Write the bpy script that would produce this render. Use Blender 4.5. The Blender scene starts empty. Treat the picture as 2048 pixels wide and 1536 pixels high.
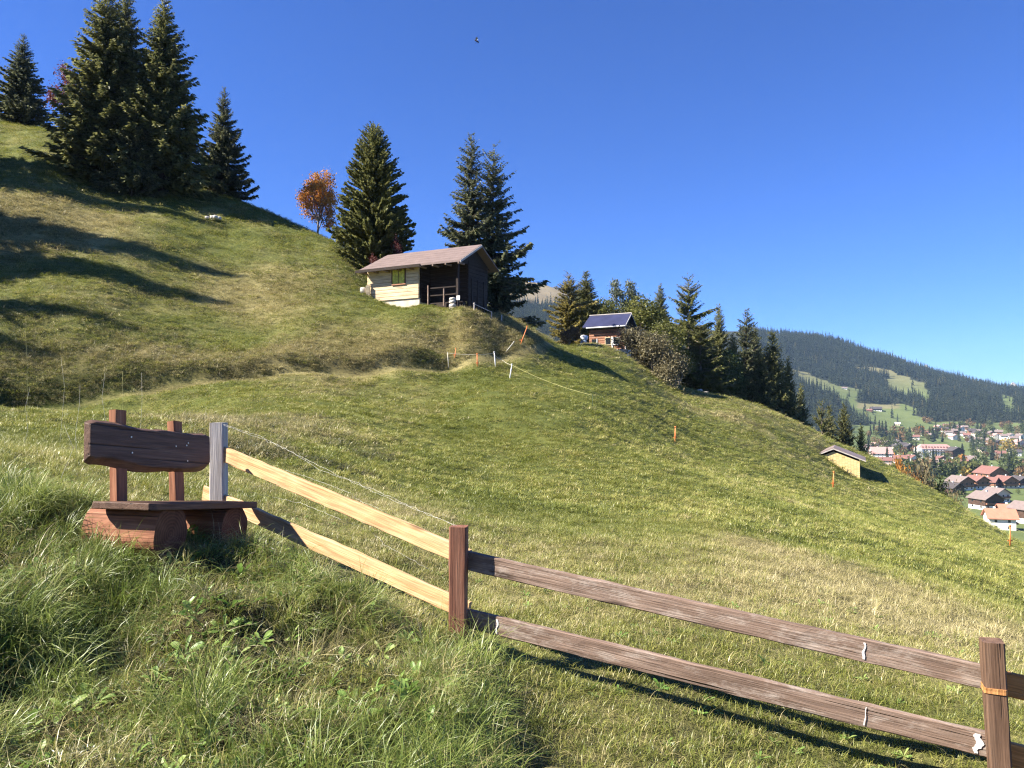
import bpy, math, random
import numpy as np
from mathutils import Vector, Matrix

# ------------------------------------------------------------------ camera, sky, sun, exposure
F_PX = 1540.0                      # focal length in pixels of the 2048 wide frame
PITCH = math.radians(1.55)
SC = bpy.context.scene
COL = SC.collection
cam_data = bpy.data.cameras.new("camera")
cam_data.sensor_width = 36.0
cam_data.lens = F_PX / 2048.0 * 36.0
cam_data.clip_start = 0.05
cam_data.clip_end = 30000.0
cam = bpy.data.objects.new("camera", cam_data)
COL.objects.link(cam)
cam.location = (0, 0, 0)
cam.rotation_euler = (math.radians(90) + PITCH, 0, 0)
SC.camera = cam

SUN_EL = math.radians(41.0)
SUN_AZ = math.radians(-101.0)      # measured from +Y (view direction) towards +X: the sun stands to the left
world = bpy.data.worlds.new("World")
SC.world = world
world.use_nodes = True
wn = world.node_tree.nodes
wl = world.node_tree.links
wn.clear()
w_out = wn.new("ShaderNodeOutputWorld")
w_bg = wn.new("ShaderNodeBackground")
w_sky = wn.new("ShaderNodeTexSky")
w_sky.sky_type = 'NISHITA'
w_sky.sun_disc = False
w_sky.sun_elevation = SUN_EL
w_sky.sun_rotation = SUN_AZ
w_sky.altitude = 1600.0
w_sky.air_density = 1.0
w_sky.dust_density = 0.0
w_sky.ozone_density = 10.0
w_bg.inputs[1].default_value = 0.057
w_tint = wn.new("ShaderNodeMix")
w_tint.data_type = 'RGBA'
w_tint.blend_type = 'MULTIPLY'
w_tint.inputs[0].default_value = 1.0
w_tint.inputs[7].default_value = (0.59, 0.755, 1.12, 1.0)     # white balance of the whole sky
wl.new(w_sky.outputs[0], w_tint.inputs[6])
wl.new(w_tint.outputs[2], w_bg.inputs[0])
wl.new(w_bg.outputs[0], w_out.inputs[0])

sun_data = bpy.data.lights.new("sun", 'SUN')
sun_data.energy = 4.8
sun_data.angle = math.radians(0.53)
sun_data.color = (1.0, 0.93, 0.82)
sun = bpy.data.objects.new("sun", sun_data)
COL.objects.link(sun)
S_DIR = Vector((math.sin(SUN_AZ) * math.cos(SUN_EL), math.cos(SUN_AZ) * math.cos(SUN_EL), math.sin(SUN_EL)))
sun.rotation_euler = S_DIR.to_track_quat('Z', 'Y').to_euler()
sun.location = (-30, -10, 40)

SC.view_settings.view_transform = 'Standard'
SC.view_settings.look = 'None'
SC.view_settings.exposure = 1.72
SC.view_settings.gamma = 1.0
SC.view_settings.use_curve_mapping = False
SC.render.engine = 'CYCLES'
SC.cycles.use_denoising = True
SC.cycles.denoising_input_passes = "RGB_ALBEDO_NORMAL"
SC.cycles.denoising_prefilter = "NONE"
SC.cycles.filter_width = 1.2
SC.cycles.use_adaptive_sampling = True
SC.cycles.adaptive_threshold = 0.015
SC.cycles.max_bounces = 6
SC.cycles.diffuse_bounces = 3
SC.cycles.glossy_bounces = 2
SC.cycles.transmission_bounces = 3
SC.cycles.transparent_max_bounces = 6
SC.cycles.volume_bounces = 0
SC.cycles.sample_clamp_indirect = 4.0

rng = np.random.default_rng(11)
random.seed(11)

# ------------------------------------------------------------------ helpers
def ray(px, py):
    c = (px - 1024.0) / F_PX
    u = (768.0 - py) / F_PX
    return np.array((c, math.cos(PITCH) - u * math.sin(PITCH), math.sin(PITCH) + u * math.cos(PITCH)))

def P(px, py, d):
    """world point seen at photo pixel (px, py) at distance d in front of the camera"""
    r = ray(px, py)
    return r * (d / r[1])

def to_px(x, y, z):
    y = np.maximum(y, 1e-3)
    fw = y * math.cos(PITCH) + z * math.sin(PITCH)
    up = -y * math.sin(PITCH) + z * math.cos(PITCH)
    return 1024.0 + F_PX * x / fw, 768.0 - F_PX * up / fw

def prop(o, label=None, cat=None, group=None, kind=None):
    if label: o["label"] = label
    if cat: o["category"] = cat
    if group: o["group"] = group
    if kind: o["kind"] = kind
    return o

def link(o, parent=None):
    COL.objects.link(o)
    if parent is not None:
        o.parent = parent
    return o

def empty(name, loc=(0, 0, 0), rz=0.0, parent=None):
    o = bpy.data.objects.new(name, None)
    o.empty_display_size = 0.2
    o.location = loc
    o.rotation_euler = (0, 0, rz)
    return link(o, parent)

def mesh_from(name, V, F, mats=None, midx=None, smooth=False):
    """V (n,3); F list of faces or an (m,k) int array"""
    me = bpy.data.meshes.new(name)
    V = np.asarray(V, dtype=np.float32)
    if isinstance(F, np.ndarray):
        m, k = F.shape
        me.vertices.add(len(V))
        me.vertices.foreach_set("co", V.ravel())
        me.loops.add(m * k)
        me.loops.foreach_set("vertex_index", F.astype(np.int32).ravel())
        me.polygons.add(m)
        me.polygons.foreach_set("loop_start", np.arange(0, m * k, k, dtype=np.int32))
        me.polygons.foreach_set("loop_total", np.full(m, k, dtype=np.int32))
        me.update(calc_edges=True)
    else:
        me.from_pydata([tuple(v) for v in V], [], [tuple(f) for f in F])
        me.update()
    for mt in (mats or []):
        me.materials.append(mt)
    if midx is not None:
        me.polygons.foreach_set("material_index", np.asarray(midx, dtype=np.int32))
    if smooth:
        me.polygons.foreach_set("use_smooth", np.ones(len(me.polygons), dtype=bool))
    me.update()
    return me

def obj(name, me, parent=None, loc=None):
    o = bpy.data.objects.new(name, me)
    if loc is not None:
        o.location = loc
    return link(o, parent)

class MB:
    """collects boxes, bars, tubes and builds ONE mesh object from them"""
    def __init__(self):
        self.v = []; self.f = []
    def add(self, V, F):
        n = len(self.v)
        self.v += [tuple(map(float, p)) for p in V]
        self.f += [tuple(int(i) + n for i in q) for q in F]
        return self
    def frame_box(self, c, ax, ay, az, hx, hy, hz):
        c = np.array(c, float); ax = np.array(ax, float); ay = np.array(ay, float); az = np.array(az, float)
        V = [c + ax * hx * sx + ay * hy * sy + az * hz * sz for sz in (-1, 1) for sx, sy in ((-1, -1), (1, -1), (1, 1), (-1, 1))]
        return self.add(V, [(3, 2, 1, 0), (4, 5, 6, 7), (0, 1, 5, 4), (1, 2, 6, 5), (2, 3, 7, 6), (3, 0, 4, 7)])
    def box(self, x0, x1, y0, y1, z0, z1):
        return self.frame_box(((x0 + x1) / 2, (y0 + y1) / 2, (z0 + z1) / 2), (1, 0, 0), (0, 1, 0), (0, 0, 1), (x1 - x0) / 2, (y1 - y0) / 2, (z1 - z0) / 2)
    def bar(self, a, b, w, h, up=(0, 0, 1)):
        a = np.array(a, float); b = np.array(b, float)
        d = b - a; L = np.linalg.norm(d); d = d / L
        s = np.cross(d, up); s /= np.linalg.norm(s); t = np.cross(s, d)
        return self.frame_box((a + b) / 2, d, s, t, L / 2, w / 2, h / 2)
    def tube(self, pts, rad, n=8, cap=True):
        V, F = tube_arrays(pts, rad, n, cap)
        return self.add(V, F)
    def prism(self, poly, a, b):
        """poly: list of (p, q) offsets; a, b functions giving the 3-D point of both ends"""
        n = len(poly)
        V = [a(p, q) for p, q in poly] + [b(p, q) for p, q in poly]
        F = [tuple(range(n - 1, -1, -1)), tuple(range(n, 2 * n))] + [(i, (i + 1) % n, n + (i + 1) % n, n + i) for i in range(n)]
        return self.add(V, F)
    def build(self, name, mat, parent=None, smooth=False, bevel=0.0, loc=None):
        me = mesh_from(name, np.array(self.v, dtype=np.float32), self.f, [mat] if mat else None, smooth=smooth)
        o = obj(name, me, parent, loc)
        if bevel > 0:
            m = o.modifiers.new("bevel", 'BEVEL'); m.width = bevel; m.segments = 2; m.limit_method = 'ANGLE'
        return o

def tube_arrays(pts, rad, n=8, cap=True):
    pts = [np.array(p, float) for p in pts]
    if not hasattr(rad, "__len__"):
        rad = [rad] * len(pts)
    V = []; F = []
    ref = np.array((0.31, 0.22, 0.92))
    for i, p in enumerate(pts):
        d = pts[min(i + 1, len(pts) - 1)] - pts[max(i - 1, 0)]
        d = d / (np.linalg.norm(d) + 1e-9)
        if abs(np.dot(d, ref)) > 0.95:
            ref = np.array((0.9, 0.3, 0.1))
        s = np.cross(d, ref); s /= np.linalg.norm(s); t = np.cross(d, s)
        for k in range(n):
            a = 2 * math.pi * k / n
            V.append(p + (s * math.cos(a) + t * math.sin(a)) * rad[i])
    for i in range(len(pts) - 1):
        for k in range(n):
            k2 = (k + 1) % n
            F.append((i * n + k, i * n + k2, (i + 1) * n + k2, (i + 1) * n + k))
    if cap:
        F.append(tuple(range(n - 1, -1, -1)))
        F.append(tuple(range((len(pts) - 1) * n, len(pts) * n)))
    return V, F

def copy_tree(o, parent=None):
    c = o.copy()
    COL.objects.link(c)
    c.parent = parent
    for ch in o.children:
        copy_tree(ch, c)
    return c

# lattice value noise, vectorised
def _h2(ix, iy, seed):
    n = (ix.astype(np.int64) * 374761393 + iy.astype(np.int64) * 668265263 + seed * 974711) & 0x7fffffff
    n = ((n ^ (n >> 13)) * 1274126177) & 0x7fffffff
    return ((n ^ (n >> 16)) & 0xffff) / 65535.0

def vnoise(x, y, seed=0):
    x = np.asarray(x, float); y = np.asarray(y, float)
    ix = np.floor(x); iy = np.floor(y)
    fx = x - ix; fy = y - iy
    fx = fx * fx * (3 - 2 * fx); fy = fy * fy * (3 - 2 * fy)
    ix = ix.astype(np.int64); iy = iy.astype(np.int64)
    a = _h2(ix, iy, seed); b = _h2(ix + 1, iy, seed); c = _h2(ix, iy + 1, seed); d = _h2(ix + 1, iy + 1, seed)
    return (a * (1 - fx) + b * fx) * (1 - fy) + (c * (1 - fx) + d * fx) * fy

def fbm(x, y, seed=0, o=3):
    s = 0; a = 0.5
    for i in range(o):
        s = s + a * (vnoise(x * 2 ** i, y * 2 ** i, seed + 17 * i) - 0.5)
        a *= 0.5
    return s

def in_poly(x, y, poly):
    x = np.asarray(x, float); y = np.asarray(y, float)
    inside = np.zeros(x.shape, bool)
    n = len(poly)
    for i in range(n):
        x0, y0 = poly[i]; x1, y1 = poly[(i + 1) % n]
        c = ((y0 > y) != (y1 > y)) & (x < (x1 - x0) * (y - y0) / (y1 - y0 + 1e-12) + x0)
        inside ^= c
    return inside

class TPS:
    """thin plate spline height field on points warped so that near ground gets finer detail"""
    def __init__(self, pts, s=4.0, lam=1e-4):
        pts = np.array(pts, float)
        self.s = s
        self.q = self.warp(pts[:, 0], pts[:, 1])
        n = len(pts)
        K = self.k(self.q, self.q) + lam * np.eye(n)
        A = np.zeros((n + 3, n + 3))
        A[:n, :n] = K; A[:n, n] = 1; A[:n, n + 1:] = self.q
        A[n, :n] = 1; A[n + 1:, :n] = self.q.T
        self.w = np.linalg.solve(A, np.concatenate([pts[:, 2], np.zeros(3)]))
    def warp(self, x, y):
        x = np.asarray(x, float); y = np.asarray(y, float)
        r = np.hypot(x, y) + 1e-9
        g = np.log1p(r / self.s) / r
        return np.stack([x * g, y * g], -1)
    @staticmethod
    def k(a, b):
        d2 = ((a[:, None, :] - b[None, :, :]) ** 2).sum(-1) + 1e-12
        return 0.5 * d2 * np.log(d2)
    def __call__(self, x, y):
        x = np.asarray(x, float); sh = x.shape
        q = self.warp(x.ravel(), np.asarray(y, float).ravel())
        n = len(self.q)
        out = np.empty(len(q))
        for i in range(0, len(q), 20000):
            qq = q[i:i + 20000]
            out[i:i + 20000] = self.k(qq, self.q) @ self.w[:n] + self.w[n] + qq @ self.w[n + 1:]
        return out.reshape(sh)
# ------------------------------------------------------------------ the hillside
CTRL_W = [(0, 0, -1.62), (0, -4, -1.5), (3, 0, -1.95), (6, -2, -2.5), (-3, 0, -1.25), (-6, -2, -0.6), (-6, 3, -0.45), (10, 2, -3.4), (18, 0, -6), (-12, -10, 1.5), (14, -12, -4),
          (-15, 6, 1.2), (-12, 2, 0.6),
          (60, 115, -26), (85, 110, -22), (40, 125, -17), (60, 175, -40), (110, 150, -46), (24, 130, -6), (34, 205, -30), (95, 60, -27), (60, 84, -22), (46, 64, -14.5), (38, 36, -11.5), (60, 20, -20), (130, 90, -48),
          (-28, 97, 16), (-16, 90, 10), (-60, 100, 34), (-70, 72, 36), (-82, 50, 36), (-64, 40, 23), (-52, 20, 12), (-32, 14, 4.2), (-24, 4, 2.6), (-70, 0, 18), (-110, 90, 48), (-50, 140, 26),
          (-4.0, 55.5, 6.6), (-7, 57.5, 6.9), (-2.5, 57, 6.5), (-9, 64, 7.6), (0, 70, 5.2), (-8, 80, 6), (4, 100, 2), (-10, 130, 2), (10, 70, 4.6), (14, 100, 4.5), (8, 130, 1.5), (0, 200, -14), (-40, 220, -4)]
CTRL_P = [(0, 1536, 2.9), (400, 1536, 3.0), (700, 1536, 3.2), (1000, 1536, 3.55), (1400, 1536, 3.85), (2048, 1536, 4.2), (2400, 1536, 4.6),
          (0, 1150, 4.5), (0, 1000, 5.8), (170, 1055, 5.4), (330, 1115, 5.25), (470, 1100, 5.8), (330, 1240, 4.4), (120, 1300, 3.9),
          (560, 1128, 5.45), (640, 1182, 5.25), (800, 1260, 4.85), (1000, 1400, 4.3), (640, 1300, 4.3),
          (437, 1078, 6.6), (680, 1185, 5.9), (918, 1297, 5.1), (1985, 1655, 3.9), (1450, 1472, 4.45),
          (1000, 1200, 7.2), (700, 1080, 8.0), (500, 1000, 8.8), (300, 955, 9.2), (0, 905, 8.6), (1400, 1245, 6.5), (1400, 1150, 9.5), (1400, 1050, 15.5), (1400, 960, 27), (1350, 880, 45),
          (1800, 1300, 6.5), (1800, 1200, 10), (1800, 1100, 18), (1700, 1030, 30), (1668, 972, 51), (2020, 1090, 45), (2048, 1200, 14.5), (2048, 1150, 22), (2300, 1300, 14),
          (1900, 1003, 69), (1750, 922, 80), (1600, 857, 84), (1480, 808, 86), (1340, 782, 71), (1250, 718, 80), (1170, 690, 78), (1100, 690, 66), (1500, 900, 52), (1720, 958, 64),
          (1000, 1000, 17.5), (1000, 1100, 10.5), (1000, 880, 30), (1000, 790, 38), (1200, 860, 34), (1180, 780, 45), (1100, 730, 51), (1200, 1000, 19),
          (700, 1000, 12.5), (700, 900, 21), (700, 820, 31), (400, 900, 15), (300, 840, 22), (100, 880, 12.5), (0, 845, 24), (500, 790, 34),
          (0, 812, 36), (150, 793, 37.5), (300, 768, 39), (500, 748, 41), (700, 742, 43), (900, 732, 46.2), (1000, 712, 49), (1060, 687, 52.5), (1085, 682, 58),
          (0, 650, 40), (150, 668, 41), (300, 695, 42), (480, 722, 43), (700, 692, 46.2), (900, 672, 50.2), (1000, 652, 53), (1038, 650, 58.5),
          (915, 615, 52.9), (870, 609, 54), (842, 607, 54.9), (955, 621, 53.2), (900, 640, 50.3), (600, 640, 49), (835, 612, 53), (920, 617, 51.5), (1000, 628, 57), (735, 585, 57), (1010, 640, 64), (1075, 668, 64),
          (300, 600, 49), (0, 560, 47), (150, 500, 53), (0, 400, 58), (300, 480, 58), (450, 480, 64), (600, 520, 62), (200, 360, 73), (320, 368, 76),
          (480, 402, 81), (560, 437, 79), (640, 474, 75), (690, 497, 72), (715, 532, 67), (120, 264, 80), (0, 249, 82), (0, 300, 73), (100, 440, 57)]
HILL = TPS(CTRL_W + [tuple(P(*c)) for c in CTRL_P])
PATH_LINE = [P(*c)[:2] for c in ((-150, 835, 34.5), (0, 815, 36), (150, 796, 37.5), (300, 771, 39), (500, 750, 41), (700, 744, 43), (900, 735, 46.2), (1000, 714, 49), (1060, 689, 52.5), (1085, 682, 59))]

def seg_dist(x, y, line):
    best = np.full(np.shape(x), 1e9)
    for (ax, ay), (bx, by) in zip(line[:-1], line[1:]):
        dx, dy = bx - ax, by - ay
        t = np.clip(((x - ax) * dx + (y - ay) * dy) / (dx * dx + dy * dy), 0, 1)
        best = np.minimum(best, np.hypot(x - ax - t * dx, y - ay - t * dy))
    return best

def path_side(x, y):
    """signed distance to the path, positive on the uphill side"""
    best = np.full(np.shape(x), 1e9); sg = np.ones(np.shape(x))
    for (ax, ay), (bx, by) in zip(PATH_LINE[:-1], PATH_LINE[1:]):
        dx, dy = bx - ax, by - ay
        t = np.clip(((x - ax) * dx + (y - ay) * dy) / (dx * dx + dy * dy), 0, 1)
        d = np.hypot(x - ax - t * dx, y - ay - t * dy)
        c = dx * (y - ay) - dy * (x - ax)
        m = d < best
        best = np.where(m, d, best); sg = np.where(m, np.sign(c), sg)
    return best * sg

def height(x, y):
    x = np.asarray(x, float); y = np.asarray(y, float)
    r = np.hypot(x, y)
    z = HILL(x, y)
    near = np.clip((r - 2.0) / 10.0, 0, 1)
    z = z + fbm(x / 7.0, y / 7.0, 3, 3) * 0.30 * near * np.clip(1 - (r - 60) / 60, 0.3, 1)
    z = z + fbm(x / 1.3, y / 1.3, 5, 3) * (0.07 + 0.16 * near)
    # small terraces trodden along the slope
    ter = np.sin(z * 7.0 + fbm(x / 6.0, y / 6.0, 9, 2) * 9.0)
    z = z + ter * 0.018 * near
    # rough bank beside the path and lumps on the bank in front
    d = seg_dist(x, y, PATH_LINE)
    z = z + fbm(x / 0.9, y / 0.9, 21, 2) * 0.40 * np.exp(-((d - 2.5) / 2.2) ** 2) * (y > 15)
    s_ = path_side(x, y)
    st = np.clip((s_ + 0.15) / 0.95, 0, 1); st = st * st * (3 - 2 * st)
    wob = 0.75 + 0.6 * vnoise(x / 1.7, y / 1.7, 23)
    z = z + (y > 15) * np.clip((-1.5 - x) / 2.5, 0, 1) * (0.50 * wob * st * np.exp(-np.clip(s_ - 1.0, 0, 99) / 2.2) - 0.26 * np.exp(-((s_ + 0.40) / 0.7) ** 2))
    hutk = np.exp(-(((x + 6) / 9) ** 2 + ((y - 54) / 7) ** 2))
    z = z * (1 - hutk) + (HILL(x, y) - 0.12) * hutk
    m = mound_mask(x, y)
    z = z + fbm(x / 0.55, y / 0.55, 31, 2) * 0.42 * m
    lip = seg_dist(x, y, MOUND[4:10])
    z = z + 0.10 * np.exp(-((lip - 0.24) / 0.20) ** 2) * (m > .5) * np.clip((x + 2.0) / .6, 0, 1) * (.6 + .8 * vnoise(x / .35, y / .35, 33))
    return z

MOUND = [P(*c)[:2] for c in ((-420, 1010, 5.6), (0, 985, 5.8), (200, 1050, 5.6), (470, 1085, 6.0), (560, 1095, 5.6), (660, 1150, 5.35), (800, 1255, 4.95), (955, 1380, 4.4), (1015, 1536, 3.55), (1060, 2300, 1.8), (600, 2300, 1.7), (-800, 1900, 2.3))]
def mound_mask(x, y):
    d = seg_dist(x, y, MOUND + [MOUND[0]])
    ins = in_poly(x, y, MOUND)
    return np.clip(np.where(ins, 0.5 + d / 0.5, 0.5 - d / 0.5), 0, 1)

def ground(x, y):
    return float(height(np.array([x]), np.array([y]))[0])

def gpos(px, d, sink=0.0):
    """point on the hillside in the direction of photo column px at distance d"""
    x = (px - 1024.0) / F_PX * d
    z = ground(x, d)
    x = (px - 1024.0) / F_PX * (d * math.cos(PITCH) + z * math.sin(PITCH))
    return np.array((x, d, ground(x, d) - sink))

def hill_hit(px, py, d0=6.0, d1=100.0):
    """first point of the hillside on the line of sight through a photo pixel"""
    d = np.linspace(d0, d1, 1600)
    r = ray(px, py) / ray(px, py)[1]
    below = height(r[0] * d, d) > r[2] * d
    i = int(np.argmax(below)) if below.any() else len(d) - 1
    return np.array((r[0] * d[i], d[i], ground(r[0] * d[i], d[i])))

def sinh_axis(lo, hi, c, s, n):
    a, b = math.asinh((lo - c) / s), math.asinh((hi - c) / s)
    return c + s * np.sinh(np.linspace(a, b, n))

def grid_mesh(name, xs, ys, zfun, mat):
    X, Y = np.meshgrid(xs, ys)
    Z = zfun(X, Y)
    V = np.stack([X.ravel(), Y.ravel(), Z.ravel()], -1)
    nx, ny = len(xs), len(ys)
    i = np.arange(nx * ny).reshape(ny, nx)
    F = np.stack([i[:-1, :-1].ravel(), i[:-1, 1:].ravel(), i[1:, 1:].ravel(), i[1:, :-1].ravel()], -1)
    return mesh_from(name, V, F, [mat], smooth=True)
# ------------------------------------------------------------------ materials
class NT:
    def __init__(self, name):
        self.m = bpy.data.materials.new(name)
        self.m.use_nodes = True
        self.t = self.m.node_tree
        self.b = self.t.nodes["Principled BSDF"]
        self.out = self.t.nodes["Material Output"]
    def n(self, kind, **kw):
        nd = self.t.nodes.new(kind)
        for k, v in kw.items():
            if k.startswith("i_"):
                nd.inputs[k[2:].replace("_", " ")].default_value = v
            else:
                setattr(nd, k, v)
        return nd
    def l(self, a, b):
        self.t.links.new(a, b)
    def coord(self, which="Object", scale=(1, 1, 1), rot=(0, 0, 0)):
        tc = self.n("ShaderNodeTexCoord")
        mp = self.n("ShaderNodeMapping")
        mp.inputs["Scale"].default_value = scale
        mp.inputs["Rotation"].default_value = rot
        self.l(tc.outputs[which], mp.inputs[0])
        return mp.outputs[0]
    def pos(self, scale=(1, 1, 1)):
        g = self.n("ShaderNodeNewGeometry")
        mp = self.n("ShaderNodeMapping")
        mp.inputs["Scale"].default_value = scale
        self.l(g.outputs["Position"], mp.inputs[0])
        return mp.outputs[0]
    def noise(self, vec, scale=1.0, detail=4.0, rough=0.55, dist=0.0):
        nd = self.n("ShaderNodeTexNoise")
        nd.inputs["Scale"].default_value = scale; nd.inputs["Detail"].default_value = detail
        nd.inputs["Roughness"].default_value = rough; nd.inputs["Distortion"].default_value = dist
        self.l(vec, nd.inputs["Vector"])
        return nd.outputs["Fac"]
    def ramp(self, fac, stops, interp='LINEAR'):
        r = self.n("ShaderNodeValToRGB")
        cr = r.color_ramp; cr.interpolation = interp
        while len(cr.elements) < len(stops):
            cr.elements.new(0.5)
        for e, (p, c) in zip(cr.elements, stops):
            e.position = p
            e.color = (c[0], c[1], c[2], 1) if hasattr(c, "__len__") else (c, c, c, 1)
        self.l(fac, r.inputs[0])
        return r.outputs[0]
    def mix(self, fac, a, b, mode='MIX'):
        m = self.n("ShaderNodeMix", data_type='RGBA', blend_type=mode)
        for s, v in ((0, fac), (6, a), (7, b)):
            if isinstance(v, (int, float)):
                m.inputs[s].default_value = v if s == 0 else (v, v, v, 1)
            elif isinstance(v, (tuple, list)):
                m.inputs[s].default_value = (v[0], v[1], v[2], 1)
            else:
                self.l(v, m.inputs[s])
        return m.outputs[2]
    def math(self, op, a, b=0.0):
        m = self.n("ShaderNodeMath", operation=op)
        for i, v in ((0, a), (1, b)):
            if isinstance(v, (int, float)): m.inputs[i].default_value = v
            else: self.l(v, m.inputs[i])
        return m.outputs[0]
    def bump(self, h, strength=0.3, dist=0.01):
        b = self.n("ShaderNodeBump")
        b.inputs["Strength"].default_value = strength; b.inputs["Distance"].default_value = dist
        self.l(h, b.inputs["Height"])
        self.l(b.outputs[0], self.b.inputs["Normal"])
    def col(self, c, rough=0.7, spec=0.3):
        if isinstance(c, (tuple, list)): self.b.inputs["Base Color"].default_value = (c[0], c[1], c[2], 1)
        else: self.l(c, self.b.inputs["Base Color"])
        self.b.inputs["Roughness"].default_value = rough
        self.b.inputs["Specular IOR Level"].default_value = spec
        return self.m

def plain(name, c, var=0.25, scale=3.0, rough=0.75, spec=0.2, metallic=0.0):
    t = NT(name)
    f = t.noise(t.coord("Object"), scale, 5)
    lo = tuple(x * (1 - var) for x in c); hi = tuple(min(1, x * (1 + var)) for x in c)
    t.col(t.ramp(f, [(0.3, lo), (0.7, hi)]), rough, spec)
    t.b.inputs["Metallic"].default_value = metallic
    return t.m

def wood(name, dark, mid, light, rough=0.75, grain=1.0, knots=0.5, wear=None, bump=0.5):
    """grain runs along local X of the piece"""
    t = NT(name)
    info = t.n("ShaderNodeObjectInfo")
    tc = t.n("ShaderNodeTexCoord")
    off = t.n("ShaderNodeVectorMath", operation='ADD')
    sc = t.n("ShaderNodeVectorMath", operation='SCALE')
    cmb = t.n("ShaderNodeCombineXYZ")
    for i in range(3): t.l(info.outputs["Random"], cmb.inputs[i])
    t.l(cmb.outputs[0], sc.inputs[0]); sc.inputs["Scale"].default_value = 37.0
    t.l(tc.outputs["Object"], off.inputs[0]); t.l(sc.outputs[0], off.inputs[1])
    def mp(s):
        m = t.n("ShaderNodeMapping"); m.inputs["Scale"].default_value = s
        t.l(off.outputs[0], m.inputs[0]); return m.outputs[0]
    n1 = t.noise(mp((0.9 * grain, 16 * grain, 16 * grain)), 1.6, 7, 0.6, 0.6)
    n2 = t.noise(mp((3 * grain, 110 * grain, 110 * grain)), 1.0, 4, 0.6)
    base = t.ramp(n1, [(0.28, dark), (0.5, mid), (0.72, light)])
    fine = t.ramp(n2, [(0.3, 0.62), (0.65, 1.08)])
    c = t.mix(1.0, base, fine, 'MULTIPLY')
    if knots > 0:
        v = t.n("ShaderNodeTexVoronoi"); v.feature = 'F1'
        t.l(mp((2.2, 9, 9)), v.inputs["Vector"]); v.inputs["Scale"].default_value = 0.75
        k = t.ramp(v.outputs["Distance"], [(0.07, 1.0), (0.2, 0.0)])
        c = t.mix(t.math('MULTIPLY', k, knots), c, tuple(x * 0.38 for x in dark))
    crack = t.noise(mp((0.5, 30, 30)), 1.0, 2, 0.4)
    ck = t.ramp(crack, [(0.29, 1.0), (0.33, 0.0)])
    c = t.mix(t.math('MULTIPLY', ck, 0.75), c, tuple(x * 0.25 for x in dark))
    if wear:
        w = t.noise(mp((3.2, 12, 12)), 1.3, 9, 0.8)
        c = t.mix(t.math('MULTIPLY', t.ramp(w, [(0.5, 0.0), (0.68, 1.0)]), 0.8), c, wear)
    t.col(c, rough, 0.25)
    t.bump(t.math('ADD', n2, t.math('MULTIPLY', ck, -2.5)), bump, 0.008)
    return t.m

M = {}
M["rail_new"] = wood("pine_rail", (0.42, 0.235, 0.10), (0.60, 0.375, 0.185), (0.70, 0.49, 0.28), knots=0.9)
M["rail_orange"] = wood("orange_rail", (0.38, 0.16, 0.05), (0.52, 0.24, 0.085), (0.62, 0.33, 0.13), knots=0.6)
M["rail_brown"] = wood("weathered_rail", (0.125, 0.080, 0.055), (0.225, 0.152, 0.112), (0.33, 0.24, 0.185), knots=0.9, wear=(0.43, 0.36, 0.30), bump=0.8)
M["post_red"] = wood("red_brown_post", (0.12, 0.048, 0.03), (0.22, 0.095, 0.058), (0.30, 0.15, 0.095), knots=0.4)
M["post_dark"] = wood("dark_brown_post", (0.085, 0.048, 0.03), (0.15, 0.088, 0.056), (0.21, 0.13, 0.085), knots=0.3)
M["post_grey"] = wood("grey_post", (0.30, 0.26, 0.235), (0.47, 0.43, 0.40), (0.60, 0.56, 0.52), knots=0.2)
M["bench_red"] = wood("stained_bench_wood", (0.18, 0.066, 0.032), (0.29, 0.118, 0.060), (0.40, 0.185, 0.10), knots=0.5)
M["bench_dark"] = wood("dark_stained_plank", (0.070, 0.036, 0.022), (0.125, 0.068, 0.044), (0.185, 0.112, 0.074), knots=0.4, rough=0.6)
def log_end_mat():
    t = NT("log_end_grain")
    v = t.coord("Object")
    w = t.n("ShaderNodeTexWave"); w.wave_type = 'RINGS'; w.rings_direction = 'X'
    w.inputs["Scale"].default_value = 14.0; w.inputs["Distortion"].default_value = 3.0; w.inputs["Detail"].default_value = 3.0
    t.l(v, w.inputs["Vector"])
    n = t.noise(v, 9.0, 6, 0.7)
    c = t.mix(0.6, t.ramp(w.outputs["Fac"], [(0.2, (0.075, 0.030, 0.016)), (0.8, (0.17, 0.075, 0.04))]), t.ramp(n, [(0.3, (0.06, 0.026, 0.015)), (0.7, (0.20, 0.10, 0.06))]))
    t.col(c, 0.85, 0.15)
    t.bump(n, 0.5, 0.01)
    return t.m
M["log_end"] = log_end_mat()
M["log_wall"] = wood("sun_bleached_board", (0.50, 0.36, 0.20), (0.66, 0.52, 0.32), (0.74, 0.63, 0.44), knots=0.4, grain=0.5, bump=0.3)
M["log_dark_shaded"] = wood("dark_shaded_timber", (0.016, 0.010, 0.008), (0.030, 0.019, 0.014), (0.055, 0.036, 0.026), knots=0.3, grain=0.5)  # dark timber, with the shade of porch and gable walls put into its colour
M["log_red"] = wood("red_brown_log", (0.20, 0.08, 0.045), (0.36, 0.16, 0.09), (0.50, 0.27, 0.16), knots=0.4, grain=0.4, wear=(0.45, 0.36, 0.29))
M["yellow_board"] = wood("fresh_yellow_board", (0.56, 0.41, 0.17), (0.68, 0.52, 0.24), (0.75, 0.61, 0.33), knots=0.2, grain=0.5)
M["shutter"] = plain("yellow_green_shutter", (0.52, 0.50, 0.10), 0.35, 6)
M["iron"] = plain("screw_steel", (0.6, 0.6, 0.6), 0.1, 20, 0.35, 0.5, 0.6)
M["wire"] = plain("galvanised_wire", (0.42, 0.41, 0.37), 0.2, 5, 0.45, 0.5, 0.2)
M["white_paint"] = plain("white_paint", (0.78, 0.77, 0.74), 0.06, 4)
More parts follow.
